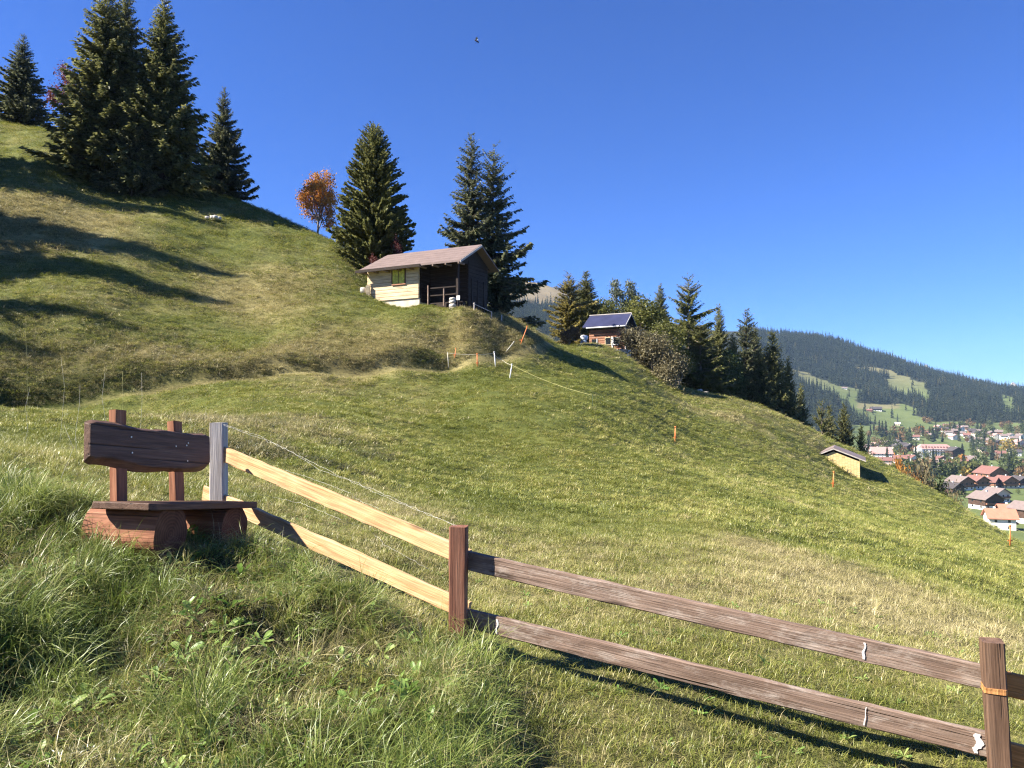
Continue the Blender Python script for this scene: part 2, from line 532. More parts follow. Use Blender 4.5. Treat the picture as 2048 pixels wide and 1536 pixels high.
M["plaster"] = plain("white_plaster", (0.72, 0.70, 0.66), 0.08, 0.6)
M["pinkish"] = plain("pinkish_plaster", (0.66, 0.52, 0.45), 0.1, 0.6)
M["cream"] = plain("cream_plinth", (0.58, 0.50, 0.38), 0.2, 2.5)
M["orange_plastic"] = plain("orange_plastic", (0.75, 0.22, 0.06), 0.15, 5, 0.5, 0.4)
M["yellow_rope"] = plain("yellow_rope", (0.50, 0.47, 0.20), 0.1, 9)
M["tape_white"] = plain("white_tape", (0.60, 0.56, 0.46), 0.08, 9)
M["green_post"] = plain("dark_green_post", (0.06, 0.09, 0.05), 0.2, 9)
M["stone"] = plain("pale_stone", (0.50, 0.46, 0.40), 0.3, 5, 0.85)
M["blue_tarp"] = plain("blue_tarpaulin", (0.16, 0.22, 0.30), 0.3, 3, 0.5)
M["glass"] = plain("window_glass", (0.02, 0.025, 0.03), 0.2, 2, 0.12, 0.6)
M["bark"] = plain("conifer_bark", (0.085, 0.062, 0.048), 0.4, 5, 0.9)
M["bark_pale"] = plain("pale_bark", (0.22, 0.18, 0.14), 0.35, 4, 0.9)
M["soil"] = plain("dark_soil", (0.06, 0.042, 0.028), 0.4, 8, 0.95)
M["insect"] = plain("insect_body", (0.02, 0.015, 0.012), 0.3, 300, 0.4)
M["wing"] = plain("insect_wing", (0.30, 0.28, 0.26), 0.2, 300, 0.3)

def roof_mat(name, c, var=0.2, sc=1.4, rough=0.7, spec=0.3):
    t = NT(name)
    v = t.coord("Object")
    f = t.noise(v, sc, 6, 0.65)
    g = t.noise(v, 14.0, 3)
    c1 = t.ramp(f, [(0.25, tuple(x * (1 - var) for x in c)), (0.75, tuple(x * (1 + var) for x in c))])
    t.col(t.mix(1.0, c1, t.ramp(g, [(0.2, 0.85), (0.8, 1.1)]), 'MULTIPLY'), rough, spec)
    return t.m
M["roof_pink"] = roof_mat("pinkish_brown_roof", (0.175, 0.128, 0.114))
M["roof_navy"] = roof_mat("navy_metal_roof", (0.030, 0.033, 0.075), 0.3, 1.2, 0.4, 0.5)
M["roof_orange"] = roof_mat("orange_tile_roof", (0.50, 0.19, 0.12), 0.12, 0.5)
M["roof_red"] = roof_mat("red_brown_tile_roof", (0.21, 0.105, 0.085), 0.15, 0.5)
M["roof_grey"] = roof_mat("grey_brown_roof", (0.20, 0.155, 0.14), 0.15, 0.5)
M["roof_dark"] = roof_mat("dark_slate_roof", (0.075, 0.065, 0.065), 0.15, 0.5)
M["roof_rose"] = roof_mat("rose_tile_roof", (0.44, 0.25, 0.22), 0.1, 0.5)
M["wall_dark"] = plain("dark_chalet_timber", (0.075, 0.045, 0.032), 0.3, 0.8)
M["wall_brown"] = plain("brown_chalet_timber", (0.24, 0.125, 0.075), 0.3, 0.8)
M["wall_blue"] = plain("dark_blue_cladding", (0.03, 0.038, 0.055), 0.2, 0.8)

def foliage(name, dark, light, trans=0.25, rough=0.5, spec=0.25, objvar=0.25):
    t = NT(name)
    g = t.n("ShaderNodeNewGeometry")
    info = t.n("ShaderNodeObjectInfo")
    nz = t.noise(t.coord("Object"), 0.55, 3, 0.6)
    isl = g.outputs["Random Per Island"]
    f = t.math('ADD', t.math('MULTIPLY', isl, 0.6), t.math('MULTIPLY', nz, 0.55))
    c = t.ramp(f, [(0.25, dark), (0.85, light)])
    v = t.math('ADD', t.math('MULTIPLY', info.outputs["Random"], objvar), 1 - objvar / 2)
    cm = t.n("ShaderNodeVectorMath", operation='SCALE')
    t.l(c, cm.inputs[0]); t.l(v, cm.inputs["Scale"])
    t.col(cm.outputs[0], rough, spec)
    tr = t.n("ShaderNodeBsdfTranslucent")
    t.l(cm.outputs[0], tr.inputs[0])
    mx = t.n("ShaderNodeMixShader"); mx.inputs[0].default_value = trans
    t.l(t.b.outputs[0], mx.inputs[1]); t.l(tr.outputs[0], mx.inputs[2]); t.l(mx.outputs[0], t.out.inputs[0])
    return t.m
M["needles"] = foliage("spruce_needles", (0.072, 0.084, 0.030), (0.25, 0.245, 0.088), 0.4)
M["needles_blue"] = foliage("bluish_spruce_needles", (0.058, 0.074, 0.038), (0.195, 0.20, 0.10), 0.4)
M["needles_pine"] = foliage("pine_needles", (0.066, 0.080, 0.028), (0.225, 0.22, 0.078), 0.4)
M["needles_larch"] = foliage("larch_needles", (0.085, 0.10, 0.030), (0.19, 0.19, 0.060), 0.3)
M["needles_larch_gold"] = foliage("golden_larch_needles", (0.12, 0.115, 0.030), (0.30, 0.24, 0.065), 0.3)
M["leaf_orange"] = foliage("orange_leaves", (0.38, 0.165, 0.035), (0.72, 0.37, 0.09), 0.5)
M["leaf_red"] = foliage("dark_red_leaves", (0.085, 0.022, 0.020), (0.21, 0.065, 0.05), 0.3)
M["leaf_olive"] = foliage("olive_leaves", (0.07, 0.085, 0.02), (0.19, 0.19, 0.05), 0.35)
M["leaf_green"] = foliage("green_leaves", (0.045, 0.065, 0.02), (0.12, 0.14, 0.045), 0.35)
M["leaf_yellow"] = foliage("yellow_leaves", (0.26, 0.17, 0.03), (0.50, 0.36, 0.08), 0.4)
M["leaf_rust"] = foliage("rusty_leaves", (0.12, 0.070, 0.034), (0.25, 0.155, 0.072), 0.35)
M["leaf_silver"] = foliage("grey_green_leaves", (0.10, 0.12, 0.08), (0.22, 0.24, 0.16), 0.35)
M["twig"] = foliage("dry_twigs", (0.10, 0.085, 0.045), (0.26, 0.225, 0.12), 0.3)

def grass_mat(name, cols, dry, trans=0.3, spec=0.45, rough=0.42):
    """colour drifts with place, tuft and blade"""
    t = NT(name)
    g = t.n("ShaderNodeNewGeometry"); info = t.n("ShaderNodeObjectInfo")
    n1 = t.noise(t.pos((1, 1, 1)), 0.33, 4, 0.6)
    n2 = t.noise(t.pos((1, 1, 1)), 2.3, 3, 0.6)
    f = t.math('ADD', t.math('MULTIPLY', n1, 0.75), t.math('MULTIPLY', n2, 0.35))
    f = t.math('ADD', f, t.math('MULTIPLY', t.math('SUBTRACT', g.outputs["Random Per Island"], 0.5), 0.40))
    f = t.math('ADD', f, t.math('MULTIPLY', t.math('SUBTRACT', info.outputs["Random"], 0.5), 0.30))
    c = t.ramp(f, [(0.22, cols[0]), (0.45, cols[1]), (0.66, cols[2]), (0.88, dry)])
    t.col(c, rough, spec)
    tr = t.n("ShaderNodeBsdfTranslucent"); t.l(c, tr.inputs[0])
    mx = t.n("ShaderNodeMixShader"); mx.inputs[0].default_value = trans
    t.l(t.b.outputs[0], mx.inputs[1]); t.l(tr.outputs[0], mx.inputs[2]); t.l(mx.outputs[0], t.out.inputs[0])
    return t.m
M["grass"] = grass_mat("meadow_grass", ((0.095, 0.122, 0.018), (0.185, 0.208, 0.036), (0.295, 0.290, 0.066)), (0.52, 0.45, 0.18))
M["grass_long"] = grass_mat("long_grass", ((0.085, 0.130, 0.020), (0.175, 0.228, 0.042), (0.300, 0.335, 0.088)), (0.58, 0.52, 0.27))
M["grass_dry"] = grass_mat("dry_grass", ((0.20, 0.185, 0.065), (0.33, 0.29, 0.115), (0.45, 0.38, 0.18)), (0.58, 0.50, 0.29), 0.25)
M["grass_weed"] = grass_mat("dark_weeds", ((0.060, 0.078, 0.024), (0.105, 0.115, 0.038), (0.165, 0.145, 0.06)), (0.26, 0.20, 0.09))
M["leaf_broad"] = grass_mat("broad_leaves", ((0.10, 0.19, 0.035), (0.17, 0.28, 0.06), (0.26, 0.36, 0.09)), (0.34, 0.38, 0.12), 0.35, 0.3)

def ground_mat():
    t = NT("hillside_turf")
    a = t.n("ShaderNodeAttribute"); a.attribute_name = "dry"
    n1 = t.noise(t.pos(), 0.45, 6, 0.65)
    n2 = t.noise(t.pos(), 6.0, 5, 0.7)
    n3 = t.noise(t.pos((1, 1, 2.5)), 26.0, 4, 0.7)
    f = t.math('ADD', t.math('MULTIPLY', n1, 0.45), t.math('ADD', t.math('MULTIPLY', n2, 0.3), t.math('MULTIPLY', n3, 0.3)))
    green = t.ramp(f, [(0.36, (0.028, 0.034, 0.010)), (0.52, (0.092, 0.108, 0.025)), (0.68, (0.22, 0.22, 0.060))])
    dry = t.ramp(f, [(0.36, (0.050, 0.040, 0.018)), (0.52, (0.19, 0.165, 0.064)), (0.68, (0.40, 0.34, 0.15))])
    dm = t.math('ADD', a.outputs["Fac"], t.math('MULTIPLY', t.math('SUBTRACT', n2, 0.5), 0.7))
    c = t.mix(t.ramp(dm, [(0.25, 0.0), (0.8, 1.0)]), green, dry)
    bz_ = t.n("ShaderNodeAttribute"); bz_.attribute_name = "bare"
    soil = t.ramp(f, [(0.36, (0.020, 0.015, 0.009)), (0.52, (0.050, 0.040, 0.020)), (0.68, (0.12, 0.10, 0.045))])
    c = t.mix(bz_.outputs["Fac"], c, soil)
    t.col(c, 0.9, 0.12)
    t.bump(t.math('ADD', n3, n2), 0.9, 0.06)
    return t.m
M["turf"] = ground_mat()

def mountain_mat():
    t = NT("mountain_ground")
    a = t.n("ShaderNodeAttribute"); a.attribute_name = "forest"
    b = t.n("ShaderNodeAttribute"); b.attribute_name = "brown"
    n1 = t.noise(t.pos(), 0.012, 6, 0.65)
    n2 = t.noise(t.pos(), 0.15, 4, 0.7)
    f = t.math('ADD', t.math('MULTIPLY', n1, 0.6), t.math('MULTIPLY', n2, 0.4))
    green = t.ramp(f, [(0.3, (0.075, 0.105, 0.036)), (0.7, (0.150, 0.175, 0.062))])
    brown = t.ramp(f, [(0.3, (0.16, 0.125, 0.065)), (0.7, (0.29, 0.23, 0.135))])
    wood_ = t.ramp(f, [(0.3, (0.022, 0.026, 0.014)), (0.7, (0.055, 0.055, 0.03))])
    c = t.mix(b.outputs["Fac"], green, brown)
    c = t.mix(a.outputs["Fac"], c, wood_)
    t.col(c, 0.95, 0.1)
    return t.m
M["mountain"] = mountain_mat()
M["rock"] = roof_mat("bare_rock", (0.36, 0.32, 0.28), 0.3, 0.01, 0.9, 0.1)
# ------------------------------------------------------------------ plants: builders that return mesh data
def kites(base, direc, length, width, r, roll=None, fold=0.0):
    """leaf shaped quads: base points (n,3), unit directions (n,3), lengths, widths"""
    n = len(base)
    rnd = r.normal(size=(n, 3))
    side = np.cross(direc, rnd if roll is None else roll)
    side /= np.linalg.norm(side, axis=1, keepdims=True) + 1e-9
    L = np.asarray(length).reshape(-1, 1); W = np.asarray(width).reshape(-1, 1)
    mid = base + direc * L * 0.45
    nrm = np.cross(side, direc)
    V = np.stack([base, mid + side * W * 0.5 - nrm * W * fold, base + direc * L, mid - side * W * 0.5 - nrm * W * fold], 1).reshape(-1, 3)
    F = np.arange(4 * n).reshape(n, 4)
    return V, F

def unit(a):
    return a / (np.linalg.norm(a, axis=-1, keepdims=True) + 1e-9)

def trunk_mesh(name, pts_rads, mat, n=8):
    V, F = [], []
    for pts, rads in pts_rads:
        v, f = tube_arrays(pts, rads, n if len(pts) > 2 else 5, False)
        o = len(V); V += v; F += [tuple(i + o for i in q) for q in f]
    return mesh_from(name, np.array(V), F, [mat], smooth=True)

def spruce_data(seed, H, R, mat, z0=0.06, gap=0.27, droop=0.45, dens=1.0, prof=0.85, lift_top=0.7, ragged=0.25, tw=0.5, width=0.17, bark="bark", brush=False, bulge=0.0):
    r = np.random.default_rng(seed)
    lean = r.normal(size=2) * 0.01 * H
    tr = [((0, 0, -0.5), (0.0, 0.0, H * 0.3), (lean[0] * .5, lean[1] * .5, H * 0.65), (lean[0], lean[1], H * 0.995)), [0.022 * H * 0.5 + 0.05, 0.018 * H * 0.5 + 0.03, 0.008 * H * 0.5 + 0.02, 0.012]]
    branches = [tr]
    B, D, L, W, RL = [], [], [], [], []
    z = H * z0
    while z < H * 0.985:
        q = z / H
        nb = r.integers(7, 10) if q < 0.9 else 5
        a0 = r.uniform(0, 6.28)
        for k in range(nb):
            az = a0 + 6.283 * k / nb + r.normal() * 0.25
            pr = (1 - q) ** prof
            if bulge: pr = min(pr, (1 - bulge) + bulge * min(1.0, q / 0.28)) 
            ln = (R * pr + 0.12) * max(0.35, 1 + r.normal() * ragged)
            zz = z + r.normal() * gap * 0.9
            if q < 0.2 and r.random() < 0.12: continue
            up = lift_top * max(0, (q - 0.35) / 0.65) - droop * (1 - q) * r.uniform(0.6, 1.3)
            curl = 0.30 + 0.25 * r.random()
            d = np.array((math.cos(az), math.sin(az), 0.0))
            s = np.array((-d[1], d[0], 0.0))
            ns = max(5, int(ln / 0.078 * dens))
            t = np.linspace(0.10, 1.0, ns) + r.normal(size=ns) * 0.02
            sw = r.normal() * 0.12
            px = d[None] * (ln * t)[:, None] + s[None] * (sw * ln * t * t)[:, None]
            px[:, 2] += ln * (up * t + curl * (t * t - t * 0.45) * (1.0 if up < 0.1 else 0.4))
            px += np.array((lean[0] * q, lean[1] * q, zz))
            if ln > R * 0.25:
                branches.append([(np.array((lean[0] * q, lean[1] * q, zz)), px[ns // 2], px[-1]), [0.012 + 0.012 * ln, 0.008 + 0.006 * ln, 0.004]])
            for side in ((-1, 1, 0, 0) if brush else (-1, 1, 0)):
                fw = 0.75 + 0.35 * r.random(ns)
                dr = d[None] * fw[:, None] + s[None] * (side * (0.95 - 0.5 * t))[:, None] + r.normal(size=(ns, 3)) * 0.22
                if brush:
                    dr[:, 2] += r.uniform(0.1, 1.0, ns)
                else:
                    dr[:, 2] += -0.25 - 0.55 * r.random(ns) * (1 if side else 2.2) + 0.5 * max(0, q - 0.5)
                dr = unit(dr)
                l = np.clip((tw * (1.05 - 0.55 * t)) * ln * 0.55, 0.16, 0.75) * r.uniform(0.6, 1.25, ns)
                B.append(px + r.normal(size=(ns, 3)) * 0.03); D.append(dr); L.append(l)
                W.append(np.clip(l * width * 2.8, 0.09, 0.30))
                rr = r.normal(size=(ns, 3)) * 0.55; rr[:, 2] += 1.0
                RL.append(rr)
        z += gap * (0.55 + 0.75 * (1 - q)) * r.uniform(0.8, 1.2)
    B = np.concatenate(B); D = np.concatenate(D); L = np.concatenate(L); W = np.concatenate(W); RL = np.concatenate(RL)
    V, F = kites(B, D, L, W, r, RL, 0.15)
    return trunk_mesh("trunk", branches, M[bark], 7), mesh_from("crown", V, F, [M[mat]])

def broad_data(seed, H, R, mat, trunk_h=0.22, leaves=5200, leaf=0.2, bark="bark_pale", depth=3, spread=0.75, fill=0.55, shape=1.0):
    """branching tree with leaves gathered round the twigs"""
    r = np.random.default_rng(seed)
    br, ends = [], []
    def grow(p, d, ln, rad, lev):
        n = 3
        pts = [p]; q = p.copy(); dd = d.copy()
        for i in range(n):
            dd = unit(dd + r.normal(size=3) * 0.13 + np.array((0, 0, 0.05)))
            q = q + dd * ln / n
            pts.append(q.copy())
        br.append((pts, [rad, rad * 0.85, rad * 0.72, rad * 0.6]))
        if lev >= depth:
            ends.append((q, dd, ln)); return
        k = r.integers(3, 5) if lev else r.integers(4, 6)
        for i in range(k):
            a = 6.283 * (i + r.random() * 0.6) / k
            s = unit(np.cross(dd, (0.3, 0.2, 1.0)) if abs(dd[2]) < 0.95 else np.array((1.0, 0, 0)))
            t = np.cross(dd, s)
            nd = unit(dd * r.uniform(0.55, 1.0) + (s * math.cos(a) + t * math.sin(a)) * spread * r.uniform(0.7, 1.2))
            start = pts[-1] if i else pts[-2]
            grow(start.copy(), nd, ln * r.uniform(0.58, 0.80), rad * 0.55, lev + 1)
    grow(np.array((0.0, 0, -0.3)), np.array((0.02, 0, 1.0)), H * trunk_h + 0.3, 0.016 * H + 0.05, 0)
    E = np.array([e[0] for e in ends])
    top = E[:, 2].max(); rad = np.hypot(E[:, 0], E[:, 1]).max()
    sx, sz = R / rad * 0.93, H / top * 0.96
    for i, (pts, rd) in enumerate(br):
        br[i] = ([p * (sx, sx, sz) for p in pts], rd)
    E = E * (sx, sx, sz)
    n = leaves
    k = r.integers(0, len(E), n)
    base = E[k] + r.normal(size=(n, 3)) * (R * 0.16 * fill / 0.55) * (1, 1, 0.8)
    D = unit(r.normal(size=(n, 3)) + (0, 0, -0.15))
    l = leaf * r.uniform(0.6, 1.3, n)
    V, F = kites(base, D, l, l * 0.75, r, None, 0.1)
    return trunk_mesh("trunk", br, M[bark], 6), mesh_from("crown", V, F, [M[mat]])

def plant(name, data, loc, label, cat="tree", group=None, rz=0.0, s=(1, 1, 1), parts=("trunk", "crown")):
    o = empty(name, tuple(loc), rz)
    o.scale = s
    for pn, me in zip(parts, data):
        obj(pn, me, o)
    return prop(o, label, cat, group)
# ------------------------------------------------------------------ hillside mesh with its dryness
DRY_SPOTS = [(60, 430, 57, 6, .9), (160, 470, 56, 5, .6), (450, 560, 55, 6, .5), (620, 600, 52, 5, .35), (760, 700, 45, 4, .5), (560, 705, 43, 4, .4), (950, 690, 48.5, 3, .55), (1020, 680, 53, 3, .6),
             (500, 850, 22, 3.0, .6), (470, 900, 16, 1.5, .5), (1500, 1085, 13.5, .7, 1.0), (1640, 1018, 26, 1.2, .8), (1560, 1040, 18, 1.6, .5), (1750, 1190, 10, 2.2, .5), (1950, 1215, 9.5, 2.2, .6), (1650, 1150, 11, 1.6, .35),
             (850, 960, 15, 3.5, .35), (700, 1000, 12, 2, .3), (1500, 880, 70, 8, .35), (1620, 900, 80, 8, .4), (420, 440, 70, 4, .5), (250, 330, 76, 5, .6), (640, 500, 68, 8, .5),
             (1180, 705, 72, 4, .5), (350, 1440, 3.4, .35, .5), (250, 1350, 3.8, .3, .4), (1400, 1480, 4.1, .9, .15)]
_DS = [(P(a, b, c)[0], c, rr, s) for a, b, c, rr, s in DRY_SPOTS]
def dryness(x, y):
    v = 0.18 + fbm(x / 9.0, y / 9.0, 41, 3) * 0.9 + fbm(x / 1.6, y / 1.6, 43, 2) * 0.55
    d = seg_dist(x, y, PATH_LINE)
    v = v + 0.5 * np.exp(-((d - 2.0) / 1.5) ** 2) * (y > 15) * (path_side(x, y) > 0)
    v = v - 0.22 * mound_mask(x, y) * 0 + (y < 9) * np.where(mound_mask(x, y) > .5, -0.10, 0.12)
    v = v + 0.45 * np.exp(-((path_side(x, y) + .45) / .4) ** 2) * (y > 20)
    for bx, by, rr, s in _DS:
        v = v + s * 0.7 * np.exp(-((x - bx) ** 2 + ((y - by) / 1.4) ** 2) / rr ** 2)
    return np.clip(v, 0, 1)

hx, hy = sinh_axis(-115, 135, 0, 9, 560), sinh_axis(-14, 215, 4.5, 10, 620)
hill_me = grid_mesh("hillside", hx, hy, height, M["turf"])
_co = np.empty(len(hill_me.vertices) * 3, np.float32); hill_me.vertices.foreach_get("co", _co); _co = _co.reshape(-1, 3)
_at = hill_me.attributes.new("dry", 'FLOAT', 'POINT'); _at.data.foreach_set("value", dryness(_co[:, 0], _co[:, 1]).astype(np.float32))
_sd = path_side(_co[:, 0], _co[:, 1])
_bare = np.maximum(0.9 * mound_mask(_co[:, 0], _co[:, 1]), 0.35 * np.clip((_sd + .1) / .4, 0, 1) * np.clip((3.6 - _sd) / 1.5, 0, 1) * (_co[:, 1] > 20) * (_co[:, 0] < 1))
_at = hill_me.attributes.new("bare", 'FLOAT', 'POINT'); _at.data.foreach_set("value", _bare.astype(np.float32))
prop(obj("hillside", hill_me), "steep green alpine meadow falling to the valley on the far side", "meadow", kind="structure")

# ------------------------------------------------------------------ valley and mountain
VC_P = [(1990, 1058, 365), (1960, 985, 555), (2048, 985, 555), (1900, 1000, 520), (1850, 917, 1080), (1760, 918, 1000), (2048, 918, 1080), (2300, 930, 1000), (1960, 856, 1550), (1800, 862, 1480), (2048, 860, 1550),
        (1760, 824, 1720), (1700, 800, 1800), (1620, 762, 2000), (1590, 835, 1500), (1650, 862, 1300), (1900, 800, 1900), (2000, 812, 1850), (1740, 846, 1560), (1800, 790, 1980), (1820, 760, 2200), (1740, 745, 2250),
        (1540, 668, 2650), (1640, 677, 2650), (1720, 703, 2600), (1800, 730, 2560), (1900, 759, 2520), (2048, 786, 2480), (2300, 812, 2450), (1400, 660, 2700), (1290, 650, 2700), (1650, 720, 2300), (1560, 730, 2150), (1950, 785, 2200),
        (1030, 561, 2450), (1085, 570, 2400), (1130, 588, 2420), (1200, 618, 2550), (1060, 612, 2050), (1120, 625, 2050), (1060, 655, 1600), (1120, 680, 1500), (1250, 720, 1500), (1400, 760, 1500), (800, 560, 2600)]
VC_W = [(150, 240, -52), (230, 330, -57), (0, 260, -30), (-200, 400, 60), (0, 700, 0), (-300, 1500, 180), (400, 200, -60), (700, 300, -62), (900, 700, -62), (1600, 1200, -55), (1700, 400, -50), (300, 800, -66), (150, 1000, -30),
        (500, 3300, 130), (1500, 3300, 30), (100, 3200, 230), (2300, 2900, -20), (-800, 3000, 250), (2600, 1600, -20), (600, 4200, 0), (2500, 4200, -80), (-700, 4200, 100)]
VAL = TPS([tuple(P(*c)) for c in VC_P] + VC_W, s=600.0)
def vheight(x, y):
    z = VAL(x, y)
    a = np.clip((y - 1300) / 900, 0, 1)
    return z + fbm(np.asarray(x) / 160.0, np.asarray(y) / 160.0, 77, 3) * 26 * a + fbm(np.asarray(x) / 60.0, np.asarray(y) / 60.0, 79, 2) * (1.5 + 4 * a)
CLEAR = [[(1572, 736), (1630, 756), (1680, 772), (1727, 777), (1716, 800), (1718, 808), (1750, 808), (1800, 806), (1832, 815), (1832, 830), (1872, 850), (1900, 866), (1800, 856), (1760, 852), (1740, 845), (1703, 842), (1706, 826), (1690, 815), (1668, 798), (1638, 780), (1598, 764)],
         [(1700, 848), (1760, 858), (1790, 880), (1720, 890)],
         [(1712, 731), (1750, 733), (1789, 737), (1793, 750), (1853, 767), (1862, 806), (1846, 812), (1834, 790), (1808, 792), (1778, 774), (1768, 748), (1740, 744), (1714, 741)],
         [(1998, 788), (2038, 798), (2026, 828), (2008, 820)], [(2000, 856), (2060, 850), (2060, 880), (2006, 874)], [(1515, 640), (1575, 650), (1575, 672), (1515, 668)],
         [(900, 500), (1140, 500), (1140, 606), (1060, 606), (900, 600)]]
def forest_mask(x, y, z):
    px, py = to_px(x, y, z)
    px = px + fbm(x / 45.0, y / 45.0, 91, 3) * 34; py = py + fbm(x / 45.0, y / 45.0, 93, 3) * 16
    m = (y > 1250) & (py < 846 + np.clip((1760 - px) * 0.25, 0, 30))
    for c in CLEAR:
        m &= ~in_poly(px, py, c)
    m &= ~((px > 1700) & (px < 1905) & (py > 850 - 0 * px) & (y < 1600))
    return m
vx, vy = np.concatenate([np.linspace(-900, -200, 25)[:-1], np.linspace(-200, 1900, 260), np.linspace(1900, 2700, 20)[1:]]), np.concatenate([np.linspace(165, 1200, 130)[:-1], np.linspace(1200, 2750, 190), np.linspace(2750, 4200, 30)[1:]])
val_me = grid_mesh("mountain", vx, vy, vheight, M["mountain"])
_co = np.empty(len(val_me.vertices) * 3, np.float32); val_me.vertices.foreach_get("co", _co); _co = _co.reshape(-1, 3)
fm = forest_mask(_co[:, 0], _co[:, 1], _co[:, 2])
_ppx, _ppy = to_px(_co[:, 0], _co[:, 1], _co[:, 2])
brown = np.clip((_co[:, 2] - 20) / 110, 0, 1) * np.where(_ppx < 1200, 1, 0.75) + np.where((_ppx > 1715) & (_ppx < 1800) & (_ppy > 800) & (_ppy < 817), .55, 0)
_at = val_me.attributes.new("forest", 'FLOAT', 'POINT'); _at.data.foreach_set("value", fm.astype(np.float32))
_at = val_me.attributes.new("brown", 'FLOAT', 'POINT'); _at.data.foreach_set("value", np.clip(brown, 0, 1).astype(np.float32))
prop(obj("mountain", val_me), "forested mountainside and green valley floor beyond the hill", "mountain", kind="structure")

def vhit(px, py, d0=200, d1=2600):
    """where the line of sight through a photo pixel meets the valley"""
    d = np.linspace(d0, d1, 2400)
    r = ray(px, py) / ray(px, py)[1]
    below = (vheight(r[0] * d, d) - r[2] * d) > 0
    i = int(np.argmax(below)) if below.any() else len(d) - 1
    return np.array((r[0] * d[i], d[i], float(vheight(np.array([r[0] * d[i]]), np.array([d[i]]))[0])))

def peak(name, px, py, d, w, seed, label):
    p = P(px, py, d)
    g = np.linspace(-1, 1, 49)
    X, Y = np.meshgrid(g, g)
    rr = np.hypot(X, Y) + fbm(X * 3, Y * 3, seed, 3) * 0.5
    Z = np.clip(1 - rr, -0.2, 1) ** 1.0
    Z = np.where(np.isnan(Z), -0.2, Z) + fbm(X * 6, Y * 6, seed + 5, 3) * 0.25
    h = p[2] + 250
    Z = Z - Z.max()
    V = np.stack([p[0] + X.ravel() * w, p[1] + Y.ravel() * w, p[2] + Z.ravel() * h], -1)
    i = np.arange(49 * 49).reshape(49, 49)
    F = np.stack([i[:-1, :-1].ravel(), i[:-1, 1:].ravel(), i[1:, 1:].ravel(), i[1:, :-1].ravel()], -1)
    prop(obj(name, mesh_from(name, V, F, [M["rock"]])), label, "mountain", kind="structure")
peak("mountain_peak", 1848, 729, 7000, 500, 201, "pale grey rock peak showing just above the forested ridge")
peak("mountain_peak", 2026, 764, 7200, 420, 207, "small distant grey peak at the low end of the ridge")

# ------------------------------------------------------------------ instanced masses (forest, grass)
def scatter(name, pts, rot, scl, idx, sources, label, cat, kind="stuff"):
    col = bpy.data.collections.new(name + "_sources")
    for i, me in enumerate(sources):
        o = bpy.data.objects.new("%s_src_%02d" % (name, i), me)
        col.objects.link(o)
    me = bpy.data.meshes.new(name)
    n = len(pts)
    me.vertices.add(n); me.vertices.foreach_set("co", np.asarray(pts, np.float32).ravel())
    a = me.attributes.new("rot", 'FLOAT_VECTOR', 'POINT'); a.data.foreach_set("vector", np.asarray(rot, np.float32).ravel())
    a = me.attributes.new("scl", 'FLOAT_VECTOR', 'POINT'); a.data.foreach_set("vector", np.asarray(scl, np.float32).ravel())
    a = me.attributes.new("idx", 'INT', 'POINT'); a.data.foreach_set("value", np.asarray(idx, np.int32).ravel())
    o = obj(name, me)
    ng = bpy.data.node_groups.new(name, 'GeometryNodeTree')
    ng.interface.new_socket("Geometry", in_out='INPUT', socket_type='NodeSocketGeometry')
    ng.interface.new_socket("Geometry", in_out='OUTPUT', socket_type='NodeSocketGeometry')
    N = ng.nodes; Lk = ng.links
    gi = N.new("NodeGroupInput"); go = N.new("NodeGroupOutput")
    ci = N.new("GeometryNodeCollectionInfo")
    ci.inputs["Collection"].default_value = col
    ci.inputs["Separate Children"].default_value = True
    ci.inputs["Reset Children"].default_value = True
    ip = N.new("GeometryNodeInstanceOnPoints")
    ip.inputs["Pick Instance"].default_value = True
    Lk.new(gi.outputs[0], ip.inputs["Points"]); Lk.new(ci.outputs[0], ip.inputs["Instance"])
    for nm, ty, sock in (("rot", 'FLOAT_VECTOR', "Rotation"), ("scl", 'FLOAT_VECTOR', "Scale"), ("idx", 'INT', "Instance Index")):
        na = N.new("GeometryNodeInputNamedAttribute"); na.data_type = ty; na.inputs["Name"].default_value = nm
        Lk.new(na.outputs["Attribute"], ip.inputs[sock])
    Lk.new(ip.outputs[0], go.inputs[0])
    md = o.modifiers.new("scatter", 'NODES'); md.node_group = ng
    return prop(o, label, cat, kind=kind)

def far_conifer(seed, mat, R=3.2, H=24.0, n=90):
    r = np.random.default_rng(seed)
    q = r.random(n) ** 0.8
    az = r.uniform(0, 6.283, n)
    d = np.stack([np.cos(az), np.sin(az), -0.35 - 0.3 * r.random(n)], -1)
    base = np.stack([np.zeros(n), np.zeros(n), H * (0.08 + 0.92 * q)], -1)
    l = (R * (1 - q) ** 0.9 + 0.7) * r.uniform(0.75, 1.2, n)
    rl = np.tile((0, 0, 1.0), (n, 1)) + r.normal(size=(n, 3)) * 0.25
    V, F = kites(base, unit(d), l * 1.1, l * 0.85 + 0.4, r, rl, 0.2)
    return mesh_from("far_conifer", V, F, [M[mat]])
M["needles_far"] = foliage("forest_needles", (0.020, 0.030, 0.018), (0.050, 0.060, 0.030), 0.1, objvar=0.6)
M["needles_far_gold"] = foliage("forest_larch", (0.07, 0.07, 0.03), (0.15, 0.13, 0.05), 0.1, objvar=0.4)
srcs = [far_conifer(301 + i, "needles_far", 3.0 + 0.5 * (i % 3), 22 + 3 * (i % 4)) for i in range(5)] + [far_conifer(320, "needles_far_gold", 3.6, 22)]
gx, gy = np.meshgrid(np.arange(-60, 1900, 9.5), np.arange(1250, 2760, 9.5))
gx = gx.ravel() + rng.uniform(-4.5, 4.5, gx.size); gy = gy.ravel() + rng.uniform(-4.5, 4.5, gy.size)
gz = vheight(gx, gy)
fp, fq = to_px(gx, gy, gz)
